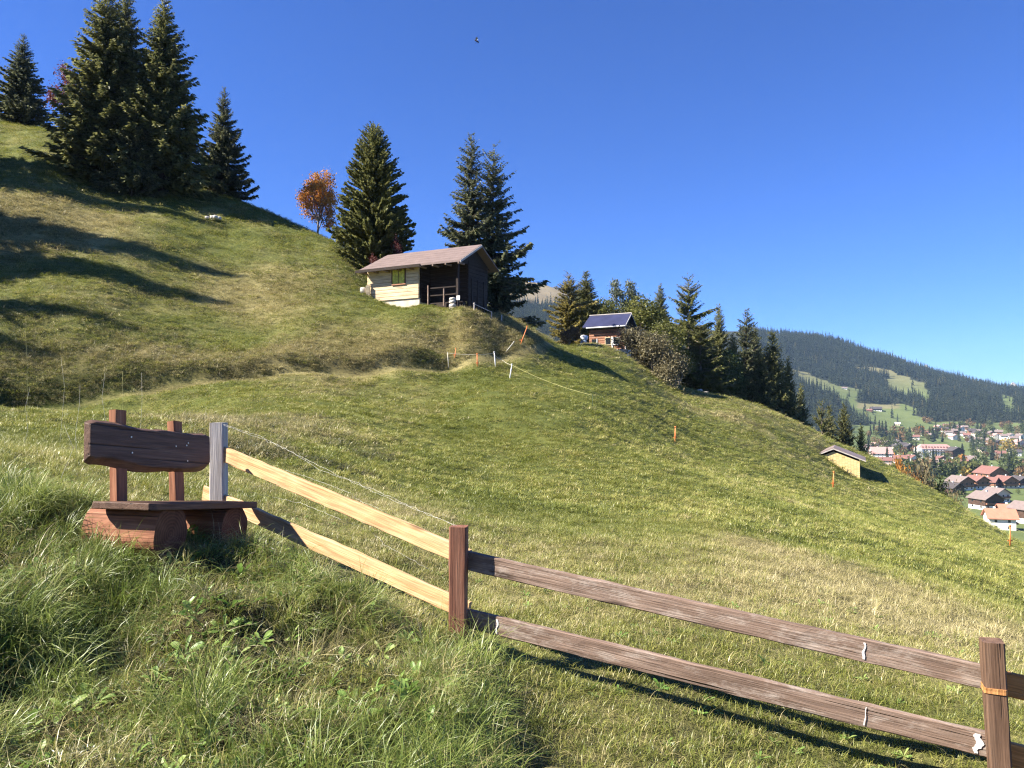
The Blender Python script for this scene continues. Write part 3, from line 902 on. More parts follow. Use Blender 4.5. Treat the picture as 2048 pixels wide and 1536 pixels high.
k = forest_mask(gx, gy, gz) & (((fp > 1010) & (fp < 1160)) | ((fp > 1480) & (fp < 2200)))
k &= vnoise(gx / 22, gy / 22, 99) > 0.12
# stray trees in the clearings
k |= (rng.random(gx.size) < 0.03) & (fp > 1560) & (fp < 2080) & (fq < 850)
gx, gy, gz = gx[k], gy[k], gz[k]
n = len(gx)
s = rng.uniform(0.55, 1.1, n) * (0.75 + 0.5 * vnoise(gx / 55, gy / 55, 103))
idx = rng.integers(0, 5, n); idx[rng.random(n) < np.clip(vnoise(gx / 90, gy / 90, 101) - .45, 0, 1) * .45] = 5
scatter("conifer_forest", np.stack([gx, gy, gz - 0.8], -1), np.stack([rng.normal(size=n) * .02, rng.normal(size=n) * .02, rng.uniform(0, 6.28, n)], -1), np.stack([s * rng.uniform(.85, 1.15, n), s, s * rng.uniform(.9, 1.1, n)], -1), idx, srcs,
        "dark conifer forest covering the far mountainside", "forest")

# ------------------------------------------------------------------ the town in the valley
def town_place(px, py):
    if py > 980: return "on the valley meadow between the chalets"
    if py > 932: return "in the tree belt " + ("below the white hotel" if px < 1910 else "left of the white villa" if px < 1985 else "right of the white villa")
    if px < 1800: return "at the near town corner " + ("below the knoll" if py < 890 else "by the rose roofs")
    if px < 1838: return "just left of the white hotel" if py > 880 else "on the slope above the hotel's left end"
    if px < 1935: return "in front of the white hotel" if py > 900 else "above the white hotel under the forest"
    if px < 1990: return "right of the two hotels " + ("near the belt" if py > 895 else "in the upper town")
    return "at the town's right edge " + ("near the yellow tree" if py > 890 else "below the forest")

def house(px, py, d, w, l, h, yaw, roof, wall, label, plinth=None, group=None, rise=0.36, storeys=2, nwin=3, balcony=True, over=1.0, name="chalet", zoff=0.0):
    """w: gable width, l: ridge length, h: eave height; local +Y is the ridge direction, the gable looks to local -Y"""
    p = P(px, py, d) if d else vhit(px, py)
    z = float(vheight(p[:1], p[1:2])[0]) + zoff
    e = empty(name, (p[0], p[1], z), math.radians(yaw))
    prop(e, label, "house", group)
    hw = w / 2
    gz_ = h + hw * rise * 2 * 0.5 * 2 * 0.5 + hw * rise
    apex = h + hw * 2 * rise * 0.75
    body = MB()
    ph = (h * 0.36) if plinth else -4.0
    poly = [(-hw, ph), (hw, ph), (hw, h), (0, apex), (-hw, h)]
    body.prism(poly, lambda a, b: (a, 0, b), lambda a, b: (a, l, b)).build("wall", M[wall], e)
    if plinth:
        MB().box(-hw + .1, hw - .1, .1, l - .1, -4, ph).build("plinth", M[plinth], e)
    sl = (apex - h) / hw
    t = 0.35; o = over
    rp = [(-hw - o, h - o * sl), (0, apex), (hw + o, h - o * sl), (hw + o, h - o * sl + t), (0, apex + t * 1.1), (-hw - o, h - o * sl + t)]
    rf = MB().prism(rp, lambda a, b: (a, -o * 1.3, b + .02), lambda a, b: (a, l + o, b + .02)).build("roof", M[roof], e)
    MB().box(hw * .35, hw * .35 + .8, l * .6, l * .6 + .9, h, apex + .9).build("chimney", M["plaster"], rf)
    top = h if wall != "plaster" else h
    fl = h / storeys
    for s_ in range(storeys):
        zc = fl * (s_ + 0.5)
        for i in range(nwin):
            xx = -hw + w * (i + 0.5) / nwin
            MB().box(xx - .55, xx + .55, -.06, .1, zc - .6, zc + .6).build("window", M["glass"], e)
        for i in range(max(2, int(l / 4.5))):
            yy = l * (i + 0.5) / max(2, int(l / 4.5))
            MB().box(-hw - .06, -hw + .1, yy - .55, yy + .55, zc - .6, zc + .6).build("window", M["glass"], e)
    if balcony:
        MB().box(-hw + .3, hw - .3, -1.1, 0, fl * 1.02, fl * 1.02 + .95).build("balcony", M["wall_brown"], e)
    return e

house(1936, 1040, 330, 8, 9, 6.5, 35, "roof_dark", "wall_blue", "dark blue clad house with white lower storey, half hidden by the meadow edge", "plaster", storeys=2, nwin=2, balcony=False)
house(2026, 1056, 365, 10, 11, 6, 72, "roof_orange", "plaster", "white house under a big orange roof, nearest house in the valley", None, storeys=2, rise=.45)
house(2050, 1038, 402, 10, 12, 6, 75, "roof_orange", "wall_dark", "dark chalet with orange roof just behind the nearest orange roofed house", "plaster")
house(2078, 1040, 392, 11, 12, 7.5, 20, "roof_grey", "wall_dark", "dark balconied chalet at the picture edge beside the orange roofs", "plaster", storeys=3)
house(1989, 1014, 465, 13, 13, 6.5, 12, "roof_grey", "wall_dark", "dark timber chalet with white ground floor alone on the valley meadow", "plaster")
house(2007, 1004, 500, 11, 11, 6, 14, "roof_grey", "pinkish", "greyish chalet tucked behind the dark chalet on the valley meadow", "plaster")
house(1917, 985, 545, 11, 10, 5, 20, "roof_dark", "wall_dark", "low dark barn with a white door, front of the chalet row", None, balcony=False)
house(1934, 978, 570, 13, 13, 6.5, 14, "roof_grey", "wall_brown", "grey roofed chalet at the near end of the chalet row", "plaster")
house(1966, 978, 575, 12, 12, 6.5, 14, "roof_red", "wall_brown", "middle red brown chalet of the row on the meadow", "plaster")
house(1998, 970, 640, 19, 16, 9.5, 14, "roof_red", "wall_brown", "largest red brown chalet of the row, with a pale band on its gable", "plaster", storeys=3, nwin=5)
house(1994, 980, 590, 11, 11, 5, 40, "roof_red", "wall_brown", "small chalet with cream base in front of the largest red brown one", "cream")
house(2022, 980, 590, 13, 11, 5.5, 12, "roof_red", "wall_brown", "right hand small chalet with cream base on the meadow edge", "cream")
house(2050, 972, 600, 12, 10, 5.5, 12, "roof_dark", "wall_dark", "dark chalet cut by the picture edge behind the meadow", "plaster")
house(1986, 958, 760, 13, 12, 8, 10, "white_paint", "white_paint", "bright white flat villa among the dark trees", None, rise=.08, balcony=False, nwin=2)
# the large white hotel
hp = P(1872, 916, 1080)
hz = float(vheight(hp[:1], hp[1:2])[0])
ho = empty("hotel", (hp[0], hp[1], hz), math.radians(-6))
prop(ho, "large white hotel with rose mansard roof in the middle of the town", "hotel")
MB().box(-24, 24, 0, 14, -6, 14).build("wall", M["plaster"], ho)
hr = MB().add([(-24.6, -.6, 14), (24.6, -.6, 14), (24.6, 14.6, 14), (-24.6, 14.6, 14), (-17, 5, 20.5), (17, 5, 20.5), (17, 9.5, 20.5), (-17, 9.5, 20.5)], [(0, 1, 5, 4), (1, 2, 6, 5), (2, 3, 7, 6), (3, 0, 4, 7), (4, 5, 6, 7), (3, 2, 1, 0)]).build("roof", M["roof_rose"], ho)
for i in range(9):
    MB().box(-16.8 + i * 4 - .9, -16.8 + i * 4 + .9, 1.0, 5, 15.2, 17.6).build("dormer", M["roof_red"], hr)
for j in range(4):
    for i in range(13):
        x0 = -22.3 + i * 3.7
        MB().box(x0 - .55, x0 + .55, -.08, .2, 1.8 + j * 3.3, 3.3 + j * 3.3).build("window", M["glass"], ho)
MB().box(-8, 20, -1.4, 0, 10.6, 11.5).build("balcony", M["roof_grey"], ho)
MB().box(-24.2, -19, -2.5, 12, -6, 15.5).build("wing", M["plaster"], ho)
house(1917, 915, 1060, 17, 16, 14, 4, "roof_dark", "wall_dark", "tall dark timber hotel beside the white hotel", "plaster", storeys=5, nwin=5)
house(1781, 918, 1000, 20, 24, 9, 78, "roof_rose", "plaster", "long white building with rose roof left of the hotel", None, storeys=3, rise=.5)
house(1764, 914, 1010, 9, 10, 9, 20, "roof_rose", "plaster", "white gabled end house at the town's near corner", None, storeys=3, nwin=2, balcony=False)
house(1782, 928, 920, 12, 16, 6, 75, "roof_red", "pinkish", "pink walled house below the long rose roofed building", None)
house(1812, 918, 960, 13, 14, 7, 70, "roof_red", "wall_brown", "red brown chalet between the rose roof and the white hotel", "plaster")
house(1830, 915, 985, 11, 12, 7, 15, "roof_red", "plaster", "white walled gable facing the meadow just left of the hotel", None)
house(1893, 938, 880, 16, 13, 7, 10, "roof_grey", "pinkish", "pale pink house below the white hotel behind trees", None, balcony=False)
house(1886, 924, 980, 26, 10, 5, 5, "roof_red", "wall_brown", "long low purple brown roof directly under the hotel", None, balcony=False, rise=.3)
house(1955, 918, 1000, 15, 13, 7, 60, "roof_grey", "wall_dark", "broad grey roofed chalet right of the hotel pair", "plaster")
house(1935, 925, 950, 12, 14, 6, 65, "roof_red", "wall_brown", "brown chalet below the broad grey roof", "plaster")
house(2044, 893, 1250, 15, 12, 12, 12, "roof_rose", "pinkish", "tall pinkish apartment house at the picture edge above the yellow tree", None, storeys=4)
# farm on the knoll above the town
house(1762, 822, None, 16, 22, 5, 78, "roof_dark", "wall_dark", "dark farmhouse on the green knoll above the town", "plaster", balcony=False)
house(1745, 824, None, 10, 12, 4, 70, "roof_red", "wall_brown", "low red brown barn beside the farmhouse on the knoll", None, balcony=False)
house(1694, 779, None, 9, 12, 4, 70, "roof_grey", "plaster", "tiny white hut at the forest edge above the knoll", None, balcony=False, nwin=1)
house(1800, 851, None, 8, 9, 4, 60, "white_paint", "cream", "tiny cream hut on the green slope above the town", None, balcony=False, nwin=1)
LOTS = {"roof_red": "small far chalet with red brown roof among the upper town trees", "roof_dark": "small far chalet with dark roof among the upper town trees", "roof_grey": "small far chalet with grey brown roof among the upper town trees", "roof_rose": "small far white house with rose roof in the upper town"}
spots = [(1742, 905), (1752, 897), (1775, 893), (1800, 893), (1795, 899), (1822, 903), (1812, 900), (1838, 880), (1855, 872), (1866, 876), (1872, 868), (1880, 861), (1895, 864), (1905, 870), (1918, 868), (1930, 872), (1925, 864), (1940, 876), (1950, 869), (1958, 874), (1968, 868),
         (1975, 877), (1985, 872), (1995, 878), (2005, 871), (2015, 880), (2025, 876), (2036, 884), (2046, 878), (1912, 880), (1946, 884), (1962, 886), (1980, 888), (2000, 890), (2020, 893), (1900, 857), (1918, 860), (1935, 862), (2030, 901), (1970, 905), (2010, 915), (2040, 912)]
rr_ = random.Random(5)
for i, (a, b) in enumerate(spots):
    rf = rr_.choice(["roof_red", "roof_red", "roof_dark", "roof_dark", "roof_grey", "roof_grey", "roof_grey", "roof_rose"])
    wl_ = "plaster" if rf == "roof_rose" else rr_.choice(["wall_brown", "wall_dark", "plaster", "wall_brown", "cream"])
    house(a, b, None, rr_.uniform(9, 13), rr_.uniform(9, 13), rr_.uniform(5, 8), rr_.choice([12, 18, 70, 78, 5, 60]), rf, wl_, LOTS[rf].replace(" among the upper town trees", "").replace(" in the upper town", "").replace("small far ", "far ").replace("chalet with", "house,") .replace("house with", "house,").replace(" roof", " roof") + ", " + {"wall_brown": "brown", "wall_dark": "dark", "plaster": "white", "cream": "cream"}[wl_] + " walls " + town_place(a, b), rr_.choice(["plaster", "plaster", None]), "small houses of the upper town", nwin=2, balcony=False)

def far_broad(seed, mat, R=4.2, H=10.0, n=170):
    r = np.random.default_rng(seed)
    k = r.normal(size=(n, 3)); k = unit(k) * (r.random((n, 1)) ** 0.4)
    base = k * (R, R, H * 0.42) + (0, 0, H * 0.56)
    base += fbm(base[:, 0] / 2, base[:, 2] / 2, seed, 2)[:, None] * 2.0
    l = r.uniform(0.9, 2.0, n)
    V, F = kites(base, unit(k + r.normal(size=(n, 3)) * 0.8), l, l * 0.9, r, None, 0.15)
    return mesh_from("trunk", *_cyl(0.25, H * 0.5), [M["bark"]]), mesh_from("crown", V, F, [M[mat]])
def _cyl(rad, h):
    V, F = tube_arrays([(0, 0, -1), (0, 0, h)], [rad, rad * .6], 5, False)
    return np.array(V), F
def far_spruce(seed, mat="needles_far", H=19.0):
    me = far_conifer(seed, mat, 3.4, H, 150)
    return mesh_from("trunk", *_cyl(0.25, H * 0.6), [M["bark"]]), me
TOWN = {"leaf_green": "dark green broadleaf tree among the town houses", "leaf_olive": "olive green broadleaf tree among the town houses", "leaf_rust": "rust brown autumn tree among the town houses", "leaf_yellow": "golden yellow autumn tree among the town houses",
        "leaf_orange": "orange autumn tree among the town houses", "spruce": "dark spruce tree among the town houses"}
kinds = {m: [far_broad(400 + 7 * i + j, m, 3.6 + j * .7, 9 + j * 1.5) for j in range(3)] for i, m in enumerate(("leaf_green", "leaf_olive", "leaf_rust", "leaf_yellow", "leaf_orange"))}
kinds["spruce"] = [far_spruce(500 + j, "needles_far", 15 + 3 * j) for j in range(3)]
def town_tree(px, py, kind, s=1.0, d=None):
    p = P(px, py, d) if d else vhit(px, py)
    z = float(vheight(p[:1], p[1:2])[0])
    nm = "spruce_tree" if kind == "spruce" else "broadleaf_tree"
    plant(nm, kinds[kind][rr_.randrange(3)], (p[0], p[1], z), TOWN[kind].replace("among the town houses", town_place(px, py)), "tree", "trees of the valley town", rr_.uniform(0, 6.28), (s * rr_.uniform(.85, 1.15), s * rr_.uniform(.85, 1.15), s))
for i in range(250):
    px = rr_.uniform(1735, 2060); py = rr_.uniform(850, 925)
    if py < 862 and px < 1890: py += 15
    if 1836 < px < 1932 and 884 < py < 914: continue
    town_tree(px, py, rr_.choice(["leaf_green", "leaf_green", "leaf_olive", "leaf_rust", "leaf_rust", "spruce", "spruce", "leaf_olive", "leaf_green"]), rr_.uniform(.8, 1.4))
for i in range(62):      # dark belt of trees between meadow and town
    px = rr_.uniform(1800, 2060); py = rr_.uniform(938, 957)
    if 1972 < px < 2000: continue
    town_tree(px, py, rr_.choice(["leaf_green", "leaf_green", "spruce", "leaf_olive", "leaf_rust", "leaf_green"]), rr_.uniform(.9, 1.5))
for a, b, kd, s in ((1938, 957, "leaf_olive", 1.9), (1955, 957, "leaf_green", 1.8), (1932, 957, "leaf_yellow", 1.3), (2018, 957, "spruce", 1.5), (2028, 957, "leaf_green", 1.7), (2044, 962, "leaf_rust", 1.3), (2014, 906, "leaf_yellow", 1.9), (2026, 908, "leaf_yellow", 1.4), (1856, 945, "leaf_rust", 1.4), (1905, 957, "leaf_green", 1.7), (1885, 957, "leaf_green", 1.8), (1868, 957, "spruce", 1.3), (1925, 930, "leaf_orange", 1.3)):
    town_tree(a, b, kd, s)
for a, b, kd, s in ((1757, 868, "leaf_rust", 1.3), (1764, 868, "leaf_rust", 1.4), (1748, 862, "spruce", 1.0), (1772, 872, "spruce", 1.1), (1786, 876, "leaf_rust", 1.4), (1795, 878, "leaf_olive", 1.4), (1803, 880, "leaf_rust", 1.3), (1843, 866, "leaf_orange", 1.4), (1850, 846, "leaf_rust", 1.5), (1858, 848, "leaf_rust", 1.3), (2005, 858, "leaf_rust", 1.5), (2050, 865, "leaf_green", 1.5)):
    town_tree(a, b, kd, s)
for i in range(10):
    town_tree(rr_.uniform(1900, 2050), rr_.uniform(985, 1003), "leaf_green", rr_.uniform(.25, .45))
# ------------------------------------------------------------------ timber huts
def lplank(name, x0, x1, y0, y1, z0, z1, mat, parent, bevel=0.0):
    """a board whose length is its local X, in the frame of its hut"""
    c = ((x0 + x1) / 2, (y0 + y1) / 2, (z0 + z1) / 2)
    hx_, hy_, hz_ = (x1 - x0) / 2, (y1 - y0) / 2, (z1 - z0) / 2
    if hx_ >= hy_ and hx_ >= hz_:
        o = MB().box(-hx_, hx_, -hy_, hy_, -hz_, hz_).build(name, mat, parent, bevel=bevel, loc=c)
    elif hy_ >= hz_:
        o = MB().box(-hy_, hy_, -hx_, hx_, -hz_, hz_).build(name, mat, parent, bevel=bevel, loc=c)
        o.rotation_euler = (0, 0, math.pi / 2)
    else:
        o = MB().box(-hz_, hz_, -hy_, hy_, -hx_, hx_).build(name, mat, parent, bevel=bevel, loc=c)
        o.rotation_euler = (0, math.pi / 2, 0)
    return o

def stone_mesh(seed, sx, sy, sz):
    r = np.random.default_rng(seed)
    V, F = [], []
    n, m = 8, 5
    for j in range(m + 1):
        ph = math.pi * j / m
        for i in range(n):
            a = 6.283 * i / n
            k = 1 + r.normal() * 0.09
            sgn = lambda v: math.copysign(abs(v) ** 0.6, v)
            V.append((sx * sgn(math.sin(ph)) * sgn(math.cos(a)) * k, sy * sgn(math.sin(ph)) * sgn(math.sin(a)) * k, sz * sgn(math.cos(ph)) * k))
    for j in range(m):
        for i in range(n):
            F.append((j * n + i, j * n + (i + 1) % n, (j + 1) * n + (i + 1) % n, (j + 1) * n + i))
    return mesh_from("stone", np.array(V), F, [M["stone"]], smooth=True)

# --- the large hut
SZ = 6.35
hut = empty("hay_hut", (-3.51, 52.0, SZ), math.atan2(-0.471, 0.882))
prop(hut, "large weathered timber hut with pinkish roof and open porch beside the tall spruces", "hut")
r2 = random.Random(3)
zr = [1.25 + 0.255 * i for i in range(11)]
for i in range(10):
    lplank("board", -8.5, -3.93, 0.70 + r2.uniform(-.012, .012), 0.86, zr[i], zr[i + 1] - 0.022, M["log_wall"], hut)
MB().box(-8.46, -3.97, 0.865, 4.7, 1.2, 3.8).build("inner_wall", M["log_dark_shaded"], hut)
MB().box(-8.5, -3.9, 0.78, 4.75, -3.0, 1.23).build("plinth", M["cream"], hut)
wnd = MB().box(-6.24, -5.0, 0.62, 0.69, 2.28, 2.36).build("window", M["log_red"], hut)
for k, x0 in enumerate((-6.16, -5.61)):
    sh = MB().box(x0, x0 + 0.49, 0.64, 0.685, 2.38, 3.36).build("shutter", M["shutter"], wnd)
for x0 in (-6.26, -5.08, -5.645):
    MB().box(x0, x0 + 0.06 if x0 != -5.645 else x0 + .035, 0.63, 0.697, 2.37, 3.40).build("frame", M["post_dark"], wnd)
# porch
for i in range(11):
    z0_ = 0.95 + 0.27 * i
    lplank("board", -3.9, -0.70, 2.0, 2.14, z0_, z0_ + 0.25, M["log_dark_shaded"], hut)
    lplank("board", -3.92, -3.80, 0.90, 1.99, z0_, z0_ + 0.25, M["log_dark_shaded"], hut)
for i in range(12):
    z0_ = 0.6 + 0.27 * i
    lplank("board", -0.72, -0.58, 2.02, 4.72, z0_, z0_ + 0.25, M["log_dark_shaded"], hut)
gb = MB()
gb.prism([(0.2, 3.55), (5.1, 3.6), (2.87, 4.86)], lambda a, b: (-0.70, a, b), lambda a, b: (-0.61, a, b)).build("gable", M["log_dark_shaded"], hut)
lplank("corner_post", -0.80, -0.62, 0.72, 0.90, -0.3, 3.75, M["log_dark_shaded"], hut)
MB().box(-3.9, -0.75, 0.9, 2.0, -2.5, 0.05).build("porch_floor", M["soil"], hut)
MB().box(-3.4, -0.75, 1.5, 2.0, 0.05, 0.9).build("porch_base", M["log_dark_shaded"], hut)
# roof of two slopes, boards showing at the edge
rf = MB()
ez, rz_, bz = 9.83 - SZ, 11.4 - SZ, 9.95 - SZ
rf.prism([(0.0, ez), (2.87, rz_), (5.45, bz), (5.45, bz - .1), (2.87, rz_ - .12), (0.0, ez - .1)], lambda a, b: (-8.75 + a * 0.14, a, b), lambda a, b: (0.0 + (0.02 if a < 1 else 0), a, b))
roof = rf.build("roof", M["roof_pink"], hut)
sl = (rz_ - ez) / 2.87
for i in range(6):      # courses of the covering
    yy = 0.05 + i * 0.47
    MB().prism([(yy, ez + yy * sl + 0.004), (yy + .50, ez + (yy + .5) * sl + 0.006), (yy + .5, ez + (yy + .5) * sl + .01), (yy, ez + yy * sl + .030)], lambda a, b: (-8.72 + a * .14, a, b), lambda a, b: (-0.01, a, b)).build("roof_course", M["roof_pink"], roof)
MB().prism([(-0.06, ez - .17), (0.02, ez - .17), (0.02, ez + .03), (-0.06, ez + .03)], lambda a, b: (-9.05, a, b - .02), lambda a, b: (-3.3, a, b)).build("fascia", M["log_dark_shaded"], roof)
for i in range(9):
    x0 = -8.6 + i * 1.05
    lplank("rafter", x0, x0 + 0.1, -0.02, 0.75, ez - 0.22, ez - 0.11, M["rail_brown"], roof)
MB().prism([(0.0, ez - .16), (2.87, rz_ - .18), (2.87, rz_ - .02), (0.0, ez)], lambda a, b: (0.01, a, b), lambda a, b: (0.05, a, b)).build("verge_board", M["post_grey"], roof)
# steps, railing, stone pillar
st = empty("steps", (0, 0, 0), 0, hut)
for i in range(4):
    MB().box(-3.82, -3.12, 0.55 + 0.25 * i, 0.80 + 0.25 * i, -0.3, 0.12 + 0.19 * i).build("tread", M["cream"], st)
lplank("railing_post", -3.10, -3.02, 0.60, 0.68, -0.3, 2.05, M["rail_brown"], hut)
lplank("railing_post", -2.72, -2.63, 0.58, 0.66, -0.3, 0.62, M["rail_brown"], hut)
lplank("railing_post", -1.82, -1.74, 0.66, 0.74, 0.55, 1.75, M["rail_brown"], hut)
for z0_ in (0.72, 1.28, 1.80):
    lplank("railing_bar", -3.0, -0.8, 0.70, 0.75, z0_, z0_ + 0.08, M["log_dark_shaded"], hut)
pil = empty("stone_pillar", (-1.0, 0.62, 0), 0, hut)
for i, (w_, h_, z0_) in enumerate(((.36, .17, -0.02), (.30, .13, .24), (.27, .15, .50), (.24, .13, .76), (.25, .10, .97))):
    obj("stone", stone_mesh(60 + i, w_ * .9, .22, h_), pil, (r2.uniform(-.04, .04) - (.12 if i == 0 else 0), 0, z0_))
MB().box(-0.62, -0.36, 0.52, 0.54, 0.85, 1.15).build("notice", M["white_paint"], hut)
lplank("railing_post", -0.60, -0.54, 0.55, 0.62, -0.3, 0.9, M["log_dark_shaded"], hut)
for x0 in (0.05, .45, .9):
    lplank("board", -0.57, -0.54, 2.3 + x0 * 2, 2.5 + x0 * 2, -0.3, 2.6, M["log_dark_shaded"], hut)
# small things round the hut
b0 = gpos(727, 56.6)
o = obj("white_block", stone_mesh(71, .26, .2, .24), None, (b0[0], b0[1], b0[2] + .2)); prop(o, "pale stone block at the uphill corner of the large hut", "stone")
b0 = gpos(736, 56.3)
o = MB().box(-.14, .14, -.12, .12, -.3, .75).build("short_post", M["log_wall"], None, loc=tuple(b0)); prop(o, "short pale wooden post at the lit wall's uphill end", "post")
rl = empty("low_rail", tuple(gpos(948, 52.5))); prop(rl, "low pole railing in front of the dark gable of the large hut", "railing")
a, b = gpos(948, 52.5) - gpos(948, 52.5), gpos(983, 53.5) - gpos(948, 52.5)
MB().tube([a + (0, 0, -.3), a + (0.02, 0, .62)], .045, 7).build("post", M["post_grey"], rl)
MB().tube([b + (0, 0, -.3), b + (0, 0, .60)], .04, 7).build("post", M["post_grey"], rl)
MB().tube([a + (-.05, 0, .55), b + (.05, 0, .53)], .025, 6).build("bar", M["post_grey"], rl)
b0 = gpos(1003, 54.5)
prop(MB().tube([(0, 0, -.3), (.02, 0, .5)], .045, 7).build("short_post", M["post_grey"], None, loc=tuple(b0)), "single grey stake right of the low pole railing", "post")

# --- the small hut with the navy roof
h2z = 6.1
hut2 = empty("log_hut", (12.14, 82.0, h2z), math.atan2(-0.508, 0.861))
prop(hut2, "small red brown log hut with shiny navy roof among the trees", "hut")
for i in range(9):
    lplank("log", -4.55, -0.35, 0.55, 0.75, -0.1 + .25 * i, -0.1 + .25 * i + .225, M["log_red"], hut2, 0.04)
    lplank("log", -0.55, -0.35, 0.76, 2.9, -0.1 + .25 * i, -0.1 + .25 * i + .225, M["log_dark_shaded"], hut2, 0.04)
MB().box(-4.5, -0.56, 0.76, 2.9, -2, 2.2).build("inner_wall", M["log_dark_shaded"], hut2)
MB().prism([(0.3, 2.15), (3.1, 2.15), (1.65, 3.55)], lambda a, b: (-0.5, a, b), lambda a, b: (-0.4, a, b)).build("gable", M["log_dark_shaded"], hut2)
e2, r2z = 8.57 - h2z, 9.95 - h2z
rf2 = MB().prism([(0, e2), (1.65, r2z), (3.4, e2 - .05), (3.4, e2 - .15), (1.65, r2z - .12), (0, e2 - .1)], lambda a, b: (-5.1 + a * .1, a, b), lambda a, b: (0, a, b)).build("roof", M["roof_navy"], hut2)
MB().tube([(-4.6, -0.07, e2 - .16), (0, -0.07, e2 - .13)], .075, 8).build("gutter", M["white_paint"], rf2)
MB().prism([(-.02, e2 - .14), (1.65, r2z - .14), (1.65, r2z + .03), (-.02, e2 + .03)], lambda a, b: (0.01, a, b), lambda a, b: (0.06, a, b)).build("verge_board", M["post_grey"], rf2)
MB().tube([(-5.0, 1.65, r2z + .03), (0.02, 1.65, r2z + .03)], .06, 6).build("ridge_cap", M["post_grey"], rf2)
for i, x0 in enumerate((-2.55, -1.62)):
    w_ = empty("window", (0, 0, 0), 0, hut2)
    MB().box(x0, x0 + .62, .49, .535, .45, 1.18).build("pane", M["glass"], w_)
    for bx in ((x0 - .07, x0, .40, 1.25), (x0 + .62, x0 + .69, .40, 1.25), (x0, x0 + .62, 1.18, 1.25), (x0, x0 + .62, .38, .45)):
        MB().box(bx[0], bx[1], .46, .54, bx[2], bx[3]).build("frame", M["log_wall"] if i == 0 else M["white_paint"], w_)
w_ = empty("window", (0, 0, 0), 0, hut2)
MB().box(-4.2, -3.6, .49, .535, .6, 1.1).build("pane", M["glass"], w_)
MB().box(-3.6, -3.53, .46, .54, .55, 1.15).build("frame", M["white_paint"], w_)
MB().box(-1.83, -1.70, .44, .50, .1, 1.3).build("door_board", M["white_paint"], hut2)
lplank("corner_post", -0.30, -0.18, 0.45, 0.57, -1.2, 2.2, M["post_grey"], hut2)
MB().box(-4.6, -0.3, .3, 3.0, -2.0, -0.1).build("plinth", M["stone"], hut2)
# tarpaulin bundle at its corner
p0 = gpos(1168, 82.5)
tb = empty("tarpaulin_stack", tuple(p0)); prop(tb, "upright stack wrapped in blue tarpaulin with white sacks on top, beside the log hut", "stack")
obj("tarpaulin", mesh_from("tarpaulin", *(lambda m: (np.array([v.co for v in m.vertices]), [tuple(p.vertices) for p in m.polygons]))(stone_mesh(81, .40, .34, .66)), [M["blue_tarp"]], smooth=True), tb, (0, 0, .6))
obj("sack", mesh_from("sack", *(lambda m: (np.array([v.co for v in m.vertices]), [tuple(p.vertices) for p in m.polygons]))(stone_mesh(83, .40, .30, .30)), [M["white_paint"]], smooth=True), tb, (0.02, 0, 1.45))
obj("sack", mesh_from("sack", *(lambda m: (np.array([v.co for v in m.vertices]), [tuple(p.vertices) for p in m.polygons]))(stone_mesh(85, .16, .16, .5)), [M["white_paint"]], smooth=True), tb, (0.42, -.1, .35))
for i, (a_, d_) in enumerate(((1400, 86.5), (1412, 87))):
    q = gpos(a_, d_)
    prop(obj("white_stone", stone_mesh(90 + i, .32, .3, .28), None, (q[0], q[1], q[2] + .18)), ("larger" if i == 0 else "smaller") + " pale stone lying under the trees at the ridge edge", "stone")

# --- the yellow hut sunk in the slope
q = P(1667, 898, 64.3)
hut3 = empty("yellow_hut", (q[0], q[1], -6.25), math.radians(-24))
prop(hut3, "small hut with bright yellow boarded gable sunk into the open slope", "hut")
ap = q[2] + 6.25
lw, rw = 1.40, 2.25
le, re_ = ap - 0.60, ap - 0.88
n_b = 14
for i in range(n_b):
    xa = -lw + .25 + (lw + rw - .5) * i / n_b; xb = -lw + .25 + (lw + rw - .5) * (i + 1) / n_b - .02
    tz = lambda x: (ap - .16 + (le - ap) * (-x / lw)) if x < 0 else (ap - .16 + (re_ - ap) * (x / rw))
    bd = MB()
    bd.prism([(xa, -2.0), (xb, -2.0), (xb, tz(xb) - .06), (xa, tz(xa) - .06)], lambda a, b: (a, 0.0, b), lambda a, b: (a, 0.06, b)).build("board", M["yellow_board"], hut3)
MB().prism([(-lw + .3, -2), (rw - .3, -2), (rw - .3, re_ - .1), (0, ap - .2), (-lw + .3, le - .1)], lambda a, b: (a, .07, b), lambda a, b: (a, 4.2, b)).build("wall", M["log_wall"], hut3)
MB().prism([(-lw - .35, le - .18), (0, ap - .02), (rw + .2, re_ - .10), (rw + .2, re_), (0, ap + .12), (-lw - .35, le - .06)], lambda a, b: (a, -.14, b), lambda a, b: (a, 4.6, b)).build("roof", M["roof_grey"], hut3)
MB().prism([(-lw - .36, le - .19), (0, ap - .03), (rw + .21, re_ - .11), (rw + .21, re_ - .03), (0, ap + .06), (-lw - .36, le - .10)], lambda a, b: (a, -.19, b), lambda a, b: (a, -.145, b)).build("verge_board", M["post_grey"], hut3)
